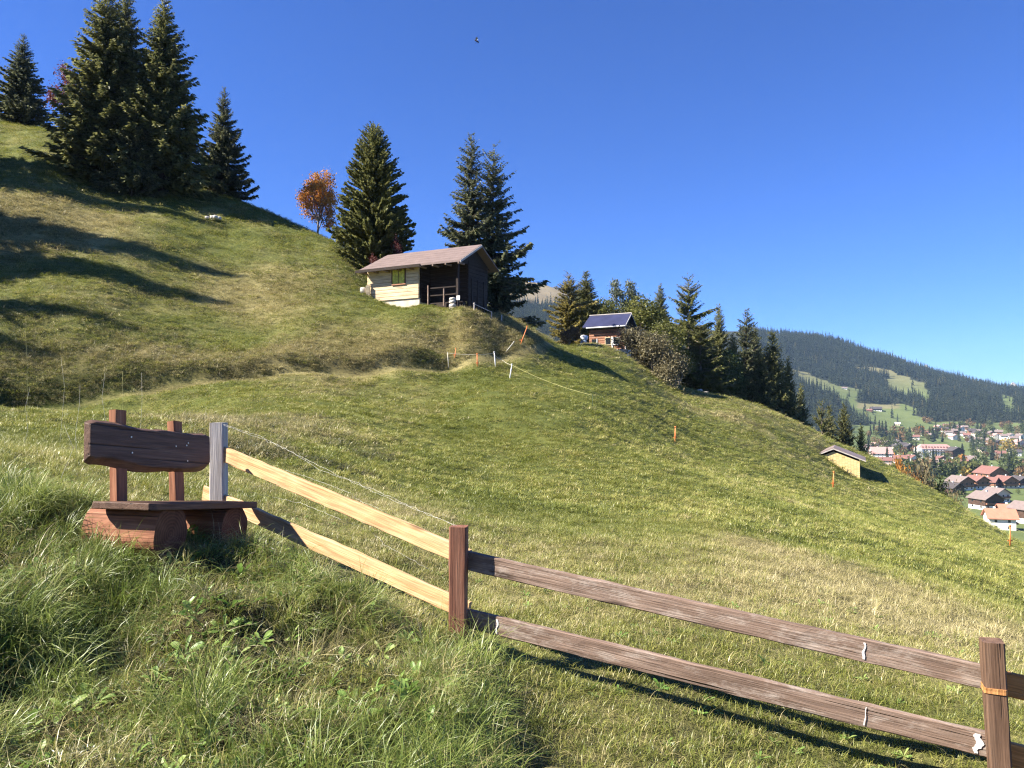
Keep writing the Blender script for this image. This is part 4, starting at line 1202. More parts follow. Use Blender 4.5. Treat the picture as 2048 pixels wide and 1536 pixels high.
# ------------------------------------------------------------------ trees near the huts and along the ridge
H0 = 16.0
SP = {
    "dense": spruce_data(1, H0, 3.4, "needles", gap=0.22, droop=0.35, ragged=0.15),
    "dense2": spruce_data(2, H0, 3.4, "needles", gap=0.23, droop=0.42, ragged=0.19),
    "open": spruce_data(3, H0, 2.9, "needles_blue", gap=0.34, droop=0.55, ragged=0.28, prof=0.75, tw=0.42),
    "open2": spruce_data(4, H0, 3.3, "needles_blue", gap=0.35, droop=0.55, ragged=0.28, prof=0.72, tw=0.42),
    "young": spruce_data(5, H0, 4.0, "needles_blue", gap=0.34, droop=0.25, ragged=0.2, prof=0.95),
    "slim": spruce_data(6, H0, 2.3, "needles", gap=0.34, droop=0.5, ragged=0.34, prof=0.8),
    "larch": spruce_data(7, H0, 3.0, "needles_larch", gap=0.45, droop=0.35, ragged=0.4, prof=0.6, tw=0.5, width=0.12, bark="bark_pale"),
    "larch_gold": spruce_data(8, H0, 3.0, "needles_larch_gold", gap=0.40, droop=0.3, ragged=0.35, prof=0.6, tw=0.5, width=0.13, bark="bark_pale"),
    "pine": spruce_data(9, H0, 4.0, "needles_pine", gap=0.24, droop=-0.30, ragged=0.07, prof=0.66, tw=0.36, width=0.24, brush=True, dens=1.1, lift_top=0.9, bulge=0.42, z0=0.03),
}
R0 = {"dense": 3.4, "dense2": 3.4, "open": 2.9, "open2": 3.3, "young": 4.0, "slim": 2.3, "larch": 3.0, "larch_gold": 3.0, "pine": 3.5}
BR = {
    "orange": (broad_data(21, 6, 2.3, "leaf_orange", leaves=9000, leaf=0.16, trunk_h=.10, fill=.40, spread=.85), 6, 2.3),
    "red": (broad_data(22, 6, 1.9, "leaf_red", leaves=3200, leaf=0.17), 6, 1.9),
    "olive": (broad_data(23, 12, 3.4, "leaf_olive", leaves=6500, leaf=0.28, trunk_h=.14), 12, 3.4),
    "silver": (broad_data(24, 13, 2.2, "leaf_silver", leaves=3600, leaf=0.26, trunk_h=.2, spread=.5), 13, 2.2),
    "green": (broad_data(25, 9, 3.0, "leaf_green", leaves=5200, leaf=0.26, trunk_h=.12), 9, 3.0),
    "rust": (broad_data(26, 5, 2.4, "leaf_rust", leaves=3600, leaf=0.2, trunk_h=.12), 5, 2.4),
    "bush": (broad_data(27, 4.5, 2.6, "twig", leaves=5200, leaf=0.22, trunk_h=.08, depth=3, spread=.9, fill=.8), 4.5, 2.6),
    "orange_bush": (broad_data(28, 4, 2.4, "leaf_orange", leaves=3200, leaf=0.2, trunk_h=.1), 4, 2.4),
}
def tree(kind, px, top, d, R, label, name=None, group=None, z=None, rz=None):
    g = gpos(px, d)
    if z is not None: g[2] = z
    H = P(px, top, d)[2] - g[2]
    if kind in SP:
        plant(name or ("pine_tree" if kind == "pine" else "larch_tree" if kind.startswith("larch") else "spruce_tree"), SP[kind], g, label, "tree", group, random.uniform(0, 6.28) if rz is None else rz, (R / R0[kind] * 1.0, R / R0[kind], H / H0))
    else:
        data, h0, r0 = BR[kind]
        plant(name or "broadleaf_tree", data, g, label, "tree", group, random.uniform(0, 6.28) if rz is None else rz, (R / r0, R / r0, H / h0))
tree("young", 40, 68, 87, 3.2, "lone spruce at the top left on the hill crest")
tree("red", 122, 126, 84, 1.9, "dark red leaved tree between the lone spruce and the big spruce clump")
tree("dense", 203, -26, 71, 4.9, "broadest spruce of the big clump, its top cut by the picture edge")
tree("dense2", 246, -20, 73.5, 3.7, "spruce behind the broadest one in the big clump")
tree("dense2", 322, -2, 72, 4.6, "tall ragged spruce on the downhill side of the big clump", rz=2.0)
tree("young", 262, 190, 69.5, 2.6, "low young spruce at the foot of the big clump")
tree("young", 445, 174, 80, 2.7, "shaded spruce standing alone downhill of the big clump")
tree("orange", 637, 345, 78.3, 2.45, "orange autumn tree standing against the sky")
tree("pine", 748, 254, 66, 3.3, "dense cone shaped pine behind the large hut", rz=0.4)
tree("red", 790, 470, 63.5, 0.8, "small dark red tree half hidden in the pine beside the hut roof", "red_leaved_bush")
tree("red", 744, 508, 62.5, 0.5, "low red leaved shrub at the uphill end of the hut roof", "red_leaved_bush")
tree("open", 929, 272, 75.5, 3.7, "taller of the two ragged spruces behind the large hut", rz=1.0)
tree("open2", 984, 303, 77.5, 4.4, "shorter, wider of the two ragged spruces behind the large hut", rz=3.3)
tree("larch_gold", 1142, 548, 95, 2.8, "yellowish larch left of the navy roof")
tree("dense", 1173, 543, 99, 3.6, "green spruce right behind the left end of the navy roof")
tree("olive", 1206, 600, 104, 3.1, "olive broadleaf tree behind the middle of the navy roof")
tree("silver", 1236, 558, 106, 2.0, "left one of two pale slender trees behind the navy roof")
tree("silver", 1263, 562, 107, 2.2, "right one of two pale slender trees behind the navy roof", rz=2)
tree("olive", 1288, 588, 98, 3.7, "big olive broadleaf tree right of the log hut")
tree("olive", 1322, 640, 93, 3.1, "lower olive tree between the log hut and the tall larch")
tree("dense2", 1321, 570, 108, 3.1, "dark spruce top rising behind the olive trees")
tree("larch", 1379, 557, 104, 3.5, "tallest tree of the ridge row, a feathery grey green larch")
tree("larch", 1402, 640, 100, 3.4, "shorter drooping larch in front of the tallest one", rz=1.2)
tree("olive", 1360, 690, 96, 2.9, "dark olive bushy tree under the tall larch")
tree("dense2", 1441, 612, 112, 3.5, "pointed spruce between the larch and the dark spruces")
tree("green", 1440, 700, 104, 3.4, "grey green broadleaf tree at the ridge edge below the pointed spruce")
tree("open", 1487, 622, 111, 4.3, "tall ragged spruce of the dark group on the ridge")
tree("dense2", 1466, 668, 106, 3.1, "narrow spruce left of the tall ragged one on the ridge")
tree("dense2", 1514, 655, 113, 3.5, "middle spruce of the dark group on the ridge")
tree("dense", 1546, 666, 112, 4.6, "massive dark spruce near the end of the group on the ridge", rz=4)
tree("dense2", 1520, 700, 106, 3.6, "low spruce in front of the dark group on the ridge", rz=5)
tree("dense2", 1578, 716, 113, 3.0, "spruce at the downhill end of the dark group on the ridge")
tree("dense2", 1604, 770, 116, 2.8, "short spruce below the dark group, first of the descending row")
tree("larch", 1646, 806, 119, 2.4, "brownish larch in the descending row below the dark group")
tree("dense", 1662, 812, 122, 3.1, "spruce beside the brownish larch in the descending row")
tree("dense2", 1692, 810, 121, 3.8, "tallest spruce of the descending row above the yellow hut")
tree("dense2", 1726, 850, 122, 2.6, "last small spruce of the descending row")
tree("bush", 1262, 662, 76.5, 2.2, "pale twiggy bush just right of the log hut", "twiggy_bush")
tree("bush", 1308, 674, 75.5, 2.6, "grey brown thicket at the meadow edge below the olive trees", "twiggy_bush", rz=1)
tree("bush", 1342, 708, 74.5, 1.9, "dark lower end of the thicket on the skyline", "twiggy_bush", rz=3)
tree("green", 1350, 720, 76.5, 1.5, "small dark green bush at the thicket's lower end", "green_bush")
tree("rust", 1142, 655, 80, 1.3, "reddish shrub beside the blue tarpaulin stack", "rust_bush")
for i, (a, t_, d, R, k, lb) in enumerate(((1776, 930, 108, 1.6, "green", "dark bush where the tree row ends above the slope edge"), (1795, 930, 110, 2.2, "orange_bush", "bright orange bush behind the slope edge"), (1816, 950, 108, 2.0, "rust", "rusty bush next to the bright orange one"), (1832, 968, 104, 1.5, "orange_bush", "low orange brown bush further down the slope edge"),
                                          (1850, 948, 116, 2.6, "bush", "pale grey green bush behind the slope edge"), (1872, 955, 118, 3.0, "green", "large green bush behind the slope edge"), (1894, 985, 108, 2.2, "green", "lower green bush behind the slope edge"), (1912, 1000, 102, 1.6, "bush", "last grey bush on the slope edge above the dark blue house"))):
    tree(k, a, t_, d, R, lb, "autumn_bush" if k in ("rust", "orange_bush") else "green_bush" if k == "green" else "twiggy_bush")
# trees just left of the picture: only their long shadows on the slope are seen
for i, (x, y, H, R, k) in enumerate(((-53, 45, 16, 3.4, "dense"), (-55, 50, 17, 3.2, "dense2"), (-49, 38, 13, 2.0, "slim"), (-60, 60, 18, 3.2, "dense2"), (-56, 66, 17, 3.0, "slim"), (-48, 34.5, 10, 1.5, "slim"))):
    plant("spruce_tree", SP[k], (x, y, ground(x, y)), "spruce beyond the left picture edge that throws a long shadow on the slope", "tree", "spruces beyond the picture edge", i * 1.1, (R / R0[k], R / R0[k], H / H0))
# ------------------------------------------------------------------ wooden fence, bench and the small things
def plank_mesh(L, w, h, seed=0, nseg=24, rough=0.002, cham=0.006, sag=0.0, taper=0.0):
    """sawn timber lying along local X: width w (local Y), height h (local Z)"""
    r = np.random.default_rng(seed)
    c = cham
    prof = np.array([(-w / 2 + c, -h / 2), (w / 2 - c, -h / 2), (w / 2, -h / 2 + c), (w / 2, h / 2 - c), (w / 2 - c, h / 2), (-w / 2 + c, h / 2), (-w / 2, h / 2 - c), (-w / 2, -h / 2 + c)])
    V, F = [], []
    ph = r.uniform(0, 6.28, 3)
    for i in range(nseg + 1):
        t = i / nseg; x = (t - 0.5) * L
        k = 1 - taper * t
        dz = sag * (4 * (t - 0.5) ** 2 - 1) + 0.0012 * math.sin(5 * t + ph[0]); dy = 0.001 * math.sin(4 * t + ph[1])
        for p in prof * k:
            q = r.normal(size=2) * rough
            V.append((x + r.normal() * rough * (1 if i in (0, nseg) else 0), p[0] + dy + q[0], p[1] + dz + q[1]))
    n = 8
    for i in range(nseg):
        for j in range(n):
            F.append((i * n + j, i * n + (j + 1) % n, (i + 1) * n + (j + 1) % n, (i + 1) * n + j)[::-1])
    F.append(tuple(range(n))); F.append(tuple(range(nseg * n, (nseg + 1) * n))[::-1])
    return V, F

def timber(name, a, b, w, h, mat, parent, face, seed=0, **kw):
    """timber from a to b; 'face' is the horizontal-ish direction its broad side looks to"""
    a = Vector(a); b = Vector(b)
    X = (b - a).normalized()
    f = Vector(face); Y = (f - X * f.dot(X)).normalized()
    Z = X.cross(Y)
    V, F = plank_mesh((b - a).length, w, h, seed, **kw)
    o = obj(name, mesh_from(name, np.array(V), F, [mat]), parent)
    mw = Matrix(((X.x, Y.x, Z.x), (X.y, Y.y, Z.y), (X.z, Y.z, Z.z))).to_4x4()
    mw.translation = (a + b) / 2 - (parent.location if parent else Vector((0, 0, 0)))
    o.matrix_basis = mw
    return o

p2 = P(918, 1297, 5.1)
fence = empty("wooden_fence", (p2[0], p2[1], ground(p2[0], p2[1])))
prop(fence, "two rail wooden fence running past the bench, half fresh pine and half weathered brown", "fence")
def post(px_t, py_t, px_b, d, w, mat, yaw, seed, label=None):
    t = P(px_t, py_t, d); b = P(px_b, 1000, d); b[2] = ground(b[0], b[1]) - 0.35
    n = (math.cos(math.radians(yaw)), math.sin(math.radians(yaw)), 0)
    o = timber("post", b, t, w, w, M[mat], fence, n, seed, nseg=10, rough=0.0012, cham=0.008)
    if label: o["label"] = label
    return o
post(437, 845, 440, 6.62, 0.118, "post_grey", -92, 1, "weathered pale grey post behind the bench")
post(918, 1052, 917, 5.10, 0.112, "post_red", -96, 2, "red brown post where the fresh rails meet the brown rails")
post(1984, 1281, 2000, 3.92, 0.098, "post_dark", -112, 3, "dark brown post at the right with a light band")
fn = (-0.42, -0.9, 0)
def rail(name, A, B, mat, seed, h=0.122, t=0.038, label=None, **kw):
    o = timber(name, P(*A), P(*B), t, h, M[mat], fence, fn, seed, **kw)
    if label: o["label"] = label
    return o
rail("rail", (409, 891, 6.76), (938, 1117, 5.20), "rail_new", 11, 0.125, label="fresh pale pine upper rail")
rail("rail", (409, 985, 6.76), (938, 1222, 5.20), "rail_new", 12, 0.125, label="fresh pale pine lower rail partly in the bench's shadow")
rail("rail", (900, 1113, 5.22), (2006, 1362, 4.02), "rail_brown", 13, 0.125, rough=0.0015, label="weathered brown upper rail")
rail("rail", (905, 1229, 5.22), (2016, 1499, 4.02), "rail_brown", 14, 0.125, rough=0.0015, label="weathered brown lower rail")
ra = P(1975, 1362, 4.03)
for py_, sd_ in ((1360, 15), (1497, 16)):
    a_ = P(1980, py_, 4.04)
    timber("rail", a_, a_ + np.array((2.95, -1.25, -0.42)), 0.038, 0.12, M["rail_orange"], fence, fn, sd_)
b_ = P(1984, 1281, 3.92) + np.array((2.75, -1.2, -0.40)); g_ = b_.copy(); g_[2] = ground(b_[0], b_[1]) - 0.35
timber("post", g_, b_, 0.1, 0.1, M["post_dark"], fence, (math.cos(math.radians(-112)), math.sin(math.radians(-112)), 0), 5, nseg=10, rough=0.0012, cham=0.008)
# light band round the dark post and droppings on the rails
bp = P(1988, 1377, 3.92)
bd_ = timber("light_band", bp + np.array((0, 0, -.013)), bp + np.array((0, 0, .013)), 0.101, 0.101, M["rail_orange"], fence, (math.cos(math.radians(-112)), math.sin(math.radians(-112)), 0), 4, nseg=2, rough=0.0004, cham=0.008)
def dropping(A, B, fa, w, hh, seed):
    """thin pale crust on the front of a rail, fa along the rail"""
    r = np.random.default_rng(seed)
    a, b = P(*A), P(*B)
    c = a + (b - a) * fa
    X = Vector(b - a).normalized(); f = Vector(fn); Y = (f - X * f.dot(X)).normalized(); Z = X.cross(Y)
    if Z.z < 0: Z = -Z
    n = 14; V = []
    for i in range(n):
        t = -0.5 + i / (n - 1)
        ww = w * (0.45 + 0.55 * abs(math.sin(3.1 * i / n + seed))) * r.uniform(.85, 1.1)
        off = w * (.3 * math.sin(i * .7 + seed) + r.normal() * .06)
        for s in (-1, 1):
            q = Vector(c) + Y * 0.0235 + X * (off + s * ww / 2) + Z * (hh * t)
            V.append(q - fence.location)
    F = [(2 * i, 2 * i + 1, 2 * i + 3, 2 * i + 2) for i in range(n - 1)]
    o = obj("bird_dropping", mesh_from("bird_dropping", np.array([tuple(v) for v in V]), F, [M["white_paint"]]), fence)
    m = o.modifiers.new("thick", 'SOLIDIFY'); m.thickness = 0.002
dropping((900, 1113, 5.22), (2006, 1362, 4.02), .795, .013, .09, 1)
dropping((905, 1229, 5.22), (2016, 1499, 4.02), .105, .014, .09, 2)
dropping((905, 1229, 5.22), (2016, 1499, 4.02), .957, .036, .10, 3)
dropping((905, 1229, 5.22), (2016, 1499, 4.02), .79, .005, .10, 4)

def wire(pts, rad, mat, label, name="fence_wire", cat="wire", jit=0.003, seed=0, n=60):
    r = np.random.default_rng(seed)
    c = np.array([P(*p) for p in pts])
    t = np.linspace(0, len(c) - 1, n)
    q = np.stack([np.interp(t, np.arange(len(c)), c[:, k]) for k in range(3)], -1)
    for _ in range(3): q[1:-1] = (q[:-2] + q[1:-1] * 2 + q[2:]) / 4
    q[1:-1] += r.normal(size=q[1:-1].shape) * jit
    o = MB().tube(list(q), rad, 5).build(name, M[mat], None, smooth=True)
    return prop(o, label, cat)
wire([(445, 848, 6.55), (520, 872, 6.4), (600, 912, 6.1), (700, 962, 5.8), (800, 1006, 5.45), (920, 1054, 5.1)], 0.0008, "wire", "upper slack wire strung between the grey and the red brown post", seed=1)
wire([(447, 850, 6.55), (540, 884, 6.3), (590, 908, 6.1), (640, 940, 5.95), (740, 975, 5.6), (820, 1012, 5.4), (922, 1056, 5.08)], 0.0008, "wire", "second twisted slack wire beside the upper one", seed=2, jit=.004)
wire([(570, 940, 6.4), (620, 956, 6.3), (700, 985, 6.0), (710, 997, 6.0), (760, 1018, 5.8), (780, 1030, 5.8)], 0.0008, "wire", "loose wire end curling just above the fresh upper rail", seed=3, jit=.002)
wire([(500, 985, 6.4), (600, 1005, 6.2), (660, 1030, 6.0), (740, 1060, 5.8), (770, 1090, 5.7), (860, 1140, 5.5)], 0.0008, "wire", "thin sagging wire between the two fresh rails", seed=4, jit=.003)

# ---- the bench made of logs and planks
U = np.array((0.223, 0.975, -0.115)); U /= np.linalg.norm(U)
Vv = np.array((0.975, -0.223, 0.0)); Wv = np.cross(Vv, U); Wv /= np.linalg.norm(Wv)
BO = P(338, 1112, 5.2)
bench = empty("log_bench", tuple(BO))
prop(bench, "rustic bench of two logs with a dark plank seat and thick backrest, facing the valley", "bench")
def B(s, t, h): return U * s + Vv * t + Wv * h
def log_part(s, L, rad, seed):
    r = np.random.default_rng(seed)
    n, m = 28, 9
    V, F = [], []
    kk = [1 + r.normal() * .03 for _ in range(n)]
    for i in range(m):
        x = -L * i / (m - 1)
        for j in range(n):
            a = 6.283 * j / n
            k = kk[j] * (1 + r.normal() * .006)
            cz = math.cos(a)
            V.append((x, rad * .93 * math.sin(a) * k, rad * 1.04 * (cz if cz < .86 else .86) * k))
    for i in range(m - 1):
        for j in range(n):
            F.append((i * n + j, i * n + (j + 1) % n, (i + 1) * n + (j + 1) % n, (i + 1) * n + j))
    F.append(tuple(range(n))[::-1]); F.append(tuple(range((m - 1) * n, m * n)))
    me = mesh_from("log", np.array(V), F, [M["bench_red"], M["log_end"]], [0] * ((m - 1) * n) + [1, 1])
    o = obj("log", me, bench)
    mw = Matrix(((Vv[0], U[0], Wv[0]), (Vv[1], U[1], Wv[1]), (Vv[2], U[2], Wv[2]))).to_4x4()
    # local X = Vv, Y = -U so that the frame stays right handed
    mw = Matrix(((Vv[0], -U[0], -np.cross(Vv, U)[0] * -1), (Vv[1], -U[1], -np.cross(Vv, U)[1] * -1), (Vv[2], -U[2], -np.cross(Vv, U)[2] * -1))).to_4x4()
    mw.translation = Vector(B(s, 0, 0.145))
    o.matrix_basis = mw
log_part(0.0, 0.56, 0.185, 5)
log_part(0.76, 0.56, 0.185, 6)
def wavy_plank(name, s0, s1, lo, hi, thick, mat, place, seed, amp=0.018, edge=0.03, n=26):
    """natural edged plank: outline in (s, q), thickness along the third axis"""
    r = np.random.default_rng(seed)
    p = r.uniform(0, 6.28, 4)
    V, F = [], []
    for i in range(n + 1):
        t = i / n; s = s0 + (s1 - s0) * t
        a = lo(t) + amp * math.sin(5.5 * t + p[0]) + amp * .4 * math.sin(13 * t + p[1]) + r.normal() * amp * .08
        b = hi(t) + amp * .7 * math.sin(4.5 * t + p[2]) + amp * .35 * math.sin(15 * t + p[3]) + r.normal() * amp * .08
        e = edge * (1 + .35 * math.sin(7 * t + p[1]))
        rnd = 0.018 * (abs(2 * t - 1) > .985)
        V += [place(s, a + rnd, 0), place(s, b - rnd, 0), place(s, b - e * .35 - rnd, thick), place(s, a + e + rnd, thick)]
    for i in range(n):
        for j in range(4):
            F.append((i * 4 + j, i * 4 + (j + 1) % 4, (i + 1) * 4 + (j + 1) % 4, (i + 1) * 4 + j))
    F.append((3, 2, 1, 0)); F.append((n * 4, n * 4 + 1, n * 4 + 2, n * 4 + 3))
    V = np.array(V)
    # give the plank its own frame: local X along the bench
    c = V.mean(0)
    Rm = np.stack([U, -Vv, np.cross(U, -Vv)], 1)
    me = mesh_from(name, (V - c) @ Rm, F, [mat])
    o = obj(name, me, bench)
    mw = Matrix(Rm.tolist()).to_4x4(); mw.translation = Vector(c)
    o.matrix_basis = mw
    bm_ = o.modifiers.new("bevel", 'BEVEL'); bm_.width = 0.007; bm_.segments = 2; bm_.limit_method = 'ANGLE'; bm_.angle_limit = math.radians(40)
    return o
wavy_plank("seat", -0.25, 1.04, lambda t: -0.44, lambda t: 0.03, 0.048, M["bench_dark"], lambda s, q, k: B(s, q, 0.305 + k), 7, 0.012, 0.012)
wavy_plank("backrest", -0.32, 0.99, lambda t: 0.575 - .005 * t, lambda t: 0.885 + .01 * t, 0.055, M["bench_dark"], lambda s, q, k: B(s, -0.44 - (q - .35) * .10 + k, q), 8, 0.016, 0.045)
for s_ in (0.03, 0.66):
    a_ = BO + B(s_, -0.395, -0.1); b_ = BO + B(s_, -0.535, 0.985 if s_ < .3 else 0.965)
    timber("back_post", a_, b_, 0.062, 0.105, M["bench_red"], bench, tuple(Vv), 20 + int(s_ * 10), nseg=8, rough=0.0012)
for s_, q_ in ((0.06, .80), (0.07, .69), (0.68, .78), (0.69, .66), (0.55, .765), (0.70, .80)):
    c_ = B(s_, -0.44 - (q_ - .35) * .10 + .056, q_)
    MB().tube([c_, c_ + Vv * .004], .0065, 8).build("screw", M["iron"], bench)

# ---- pasture fence poles, tape and rope
TOPS = {}
def pole(key, px, top, base, mat, label, rad=0.028, lean=0.0, name="fence_pole", hook=False):
    g = hill_hit(px, base)
    H = (base - top) / F_PX * g[1]
    e = empty(name, tuple(g)); prop(e, label, "fence pole")
    MB().tube([(0, 0, -.25), (lean * H, 0, H)], [rad, rad * .8], 7).build("shaft", M[mat], e, smooth=True)
    MB().tube([(lean * H * .97, 0, H * .97), (lean * H, 0, H + rad)], [rad * 1.35, rad * 1.2], 7).build("cap", M[mat], e, smooth=True)
    if hook:
        MB().box(-rad * 3, rad * 3, -.01, .01, -.02, .05).build("step", M[mat], e, loc=(lean * H * .25, 0, H * .25))
    TOPS[key] = g + np.array((lean * H, 0, H * .96))
    return e
pole("a", 898, 706, 737, "tape_white", "thin pale stake at the far end of the white tape", 0.022, -.1)
pole("b", 909, 698, 716, "orange_plastic", "orange pole on the bank left of the white tape's middle", 0.028, .15, hook=True)
pole("c", 955, 708, 733, "orange_plastic", "orange pole holding the white tape beside the path", 0.032, -.03, hook=True)
pole("d", 992, 705, 735, "white_paint", "thick white pole at the near end of the white tape", 0.036, -.12)
pole("e", 1018, 729, 758, "white_paint", "thick leaning white pole on the path edge where the rope starts", 0.036, .2)
pole("f", 1006, 684, 704, "tape_white", "pale stick leaning far over on the bank above the path", 0.03, 1.1)
pole("g", 1038, 653, 690, "orange_plastic", "orange red pole leaning over at the corner of the bank", 0.035, .45, hook=True)
pole("h", 1184, 790, 820, "green_post", "thin dark green stake under the yellow rope", 0.016, .05)
pole("i", 1350, 854, 883, "orange_plastic", "orange pole on the meadow under the yellow rope, below the thicket", 0.042, .04, hook=True)
pole("j", 1666, 944, 975, "orange_plastic", "orange pole standing just left below the yellow hut", 0.045, .06, hook=True)
pole("k", 2020, 1052, 1092, "orange_plastic", "orange pole near the right edge in front of the orange roofs", 0.045, .02, hook=True)
def line3(pts, rad, mat, label, name, cat, sag=0.1, n=14):
    q = []
    for a, b in zip(pts[:-1], pts[1:]):
        for i in range(n):
            t = i / n
            p = a + (b - a) * t
            q.append(p - np.array((0, 0, sag * 4 * t * (1 - t))) )
    q.append(pts[-1])
    return prop(MB().tube(q, rad, 5).build(name, M[mat], None, smooth=True), label, cat)
line3([TOPS["a"], TOPS["c"], TOPS["d"]], .008, "tape_white", "white fence tape stretched along the path between the poles", "fence_tape", "tape", .04)
line3([TOPS["d"] - (0, 0, .1), hill_hit(1004, 728) + (0, 0, .25), TOPS["e"]], .008, "tape_white", "short slack end of white tape crossing the path", "fence_tape", "tape", .05)
_beyond = hill_hit(2020, 1092) + np.array((7.0, -3.0, 0)); _beyond[2] = ground(_beyond[0], _beyond[1]) + 1.0
line3([TOPS["e"], TOPS["h"], TOPS["i"], TOPS["j"], TOPS["k"], _beyond], .006, "yellow_rope", "yellow fence rope running down across the whole meadow", "fence_rope", "rope", .16, 24)

# ---- pale dry stems standing in the grass at the left
STEMS = [(50, 655, 58, 690, 21), (128, 850, 130, 960, 10), (122, 715, 118, 775, 18), (245, 742, 240, 815, 17), (210, 745, 205, 820, 16), (60, 775, 42, 835, 15), (5, 775, 0, 810, 16), (160, 770, 155, 815, 15), (283, 745, 280, 800, 17), (322, 820, 320, 850, 12)]
for i, (xt, yt, xb, yb, d) in enumerate(STEMS):
    g = gpos(xb, d * .62)
    t = P(xt, yt, d * .62)
    q = [np.array((0, 0, -.05)), (t - g) * .35 + rng.normal(size=3) * .02, (t - g) * .7 + rng.normal(size=3) * .03, t - g]
    o = MB().tube(q, [.0017, .0016, .0013, .0008], 5).build("dry_stem", M["tape_white"] if i % 3 else M["yellow_rope"], None, smooth=True, loc=tuple(g))
    prop(o, "thin pale dry stem standing in the meadow left of the bench", "dry stem", "dry stems left of the bench")

# ---- flying insect
ip = P(953, 82, 2.2)
ins = empty("flying_insect", tuple(ip)); prop(ins, "small dark insect flying high in the blue sky", "insect")
MB().tube([(-.006, 0, .004), (-.003, 0, .002), (0, 0, 0), (.003, 0, -.0015), (.006, 0, -.004), (.0068, 0, -.0046)], [.0006, .0022, .0014, .0022, .0018, .0005], 8).build("body", M["insect"], ins, smooth=True)
for s_ in (-1, 1):
    MB().add([(0, 0, .001), (.004, s_ * .004, .006), (.002, s_ * .008, .0085), (-.003, s_ * .006, .006)], [(0, 1, 2, 3)]).build("wing", M["wing"], ins)
MB().tube([(0, 0, -.001), (-.001, 0, -.004), (-.0025, .001, -.008)], .0004, 5).build("leg", M["insect"], ins)

# ---- a heap of stones on the upper slope
sh_ = hill_hit(430, 440); se = empty("stone_heap", tuple(sh_)); prop(se, "small heap of grey stones on the open upper slope", "stones")
for i in range(9):
    obj("stone", stone_mesh(140 + i, .16 + .1 * rng.random(), .16 + .08 * rng.random(), .12 + .08 * rng.random()), se, tuple(rng.normal(size=3) * (.5, .35, .03) + (0, 0, .12)))
# ------------------------------------------------------------------ grass
def tuft(seed, nb, lmin, lmax, rad, width, lean=0.35, curl=0.5, seg=3, mat="grass", flat=0.0, comb=(0, 0)):
    r = np.random.default_rng(seed)
    V, F = [], []
    for b in range(nb):
        a = r.uniform(0, 6.283); rr = rad * math.sqrt(r.random())
        base = np.array((rr * math.cos(a), rr * math.sin(a), -0.012))
        az = a + r.normal() * 0.9
        d = np.array((math.cos(az) + comb[0], math.sin(az) + comb[1], 0.0))
        d = d / (np.linalg.norm(d) + 1e-6)
        L = r.uniform(lmin, lmax); ln = abs(r.normal() * lean) + 0.08; cu = curl * r.uniform(0.3, 1.4)
        side = np.array((-d[1], d[0], 0.0))
        tw = r.normal() * 0.5
        side = side * math.cos(tw) + np.array((0, 0, 1.0)) * math.sin(tw) * 0.5 + d * math.sin(tw) * .5
        w = width * r.uniform(0.6, 1.3)
        o = len(V)
        for i in range(seg + 1):
            t = i / seg
            th = ln + cu * t * 1.3 + flat
            # integrate the bend
            x = L * t * math.sin(min(th * (0.55 + .45 * t), 1.75)); z = L * t * math.cos(min(th * (0.55 + .45 * t), 1.75))
            p = base + d * x + np.array((0, 0, z))
            ww = w * (1 - t ** 1.8) * 0.5
            if i < seg:
                V += [p - side * ww, p + side * ww]
            else:
                V.append(p)
        for i in range(seg - 1):
            q = o + 2 * i
            F += [(q, q + 1, q + 3), (q, q + 3, q + 2)]
        q = o + 2 * (seg - 1)
        F.append((q, q + 1, q + 2))
    return mesh_from("tuft", np.array(V), np.array(F), [M[mat]])

def rosette(seed, n, l0, l1, mat="leaf_broad"):
    r = np.random.default_rng(seed)
    V, F = [], []
    for i in range(n):
        az = r.uniform(0, 6.283); d = np.array((math.cos(az), math.sin(az), 0)); s = np.array((-d[1], d[0], 0))
        L = r.uniform(l0, l1); up = r.uniform(.15, .9); w = L * r.uniform(.22, .38)
        o = len(V)
        for t, k in ((0.05, .12), (0.35, .6), (0.65, 1.0), (0.88, .7)):
            p = d * L * t + np.array((0, 0, L * (up * t - .5 * up * t * t)))
            V += [p - s * w * k * .5 + (0, 0, .12 * w * k), p, p + s * w * k * .5 + (0, 0, .12 * w * k)]
        V.append(d * L + np.array((0, 0, L * up * .45)))
        for j in range(3):
            q = o + 3 * j
            F += [(q, q + 1, q + 4, q + 3), (q + 1, q + 2, q + 5, q + 4)]
        q = o + 9
        F += [(q, q + 1, o + 12, o + 12)[:3], (q + 1, q + 2, o + 12)]
    return mesh_from("rosette", np.array(V), F, [M[mat]])

SRC = [tuft(600 + i, 30, .030, .075, .075, .0034, .45, .6, 3, "grass") for i in range(4)]                                 # 0-3 mown meadow
SRC += [tuft(610 + i, 24, .04, .10, .08, .003, .8, .6, 3, "grass_dry", .2) for i in range(3)]                              # 4-6 short dry
SRC += [tuft(620 + i, 40, .12, .30, .07, .0050, .38, .75, 5, "grass_long", comb=(.5, -.2)) for i in range(4)]               # 7-10 long green
SRC += [tuft(630 + i, 24, .14, .34, .10, .0030, .95, .6, 5, "grass_dry", .25, comb=(.4, -.3)) for i in range(3)]            # 11-13 long dry, lying
SRC += [rosette(640 + i, 9, .05, .11) for i in range(2)]                                                                 # 14-15 broad leaves
SRC += [tuft(650 + i, 26, .06, .16, .10, .010, .7, .7, 3, "grass_weed") for i in range(3)]                                 # 16-18 dark weeds
SRC += [tuft(660 + i, 30, .04, .11, .11, .0075, .6, .6, 3, "grass") for i in range(3)]                                    # 19-21 coarse meadow for the distance
SRC += [tuft(670 + i, 26, .06, .16, .12, .0075, .8, .6, 3, "grass_dry", .15) for i in range(3)]                            # 22-24 coarse dry for the distance

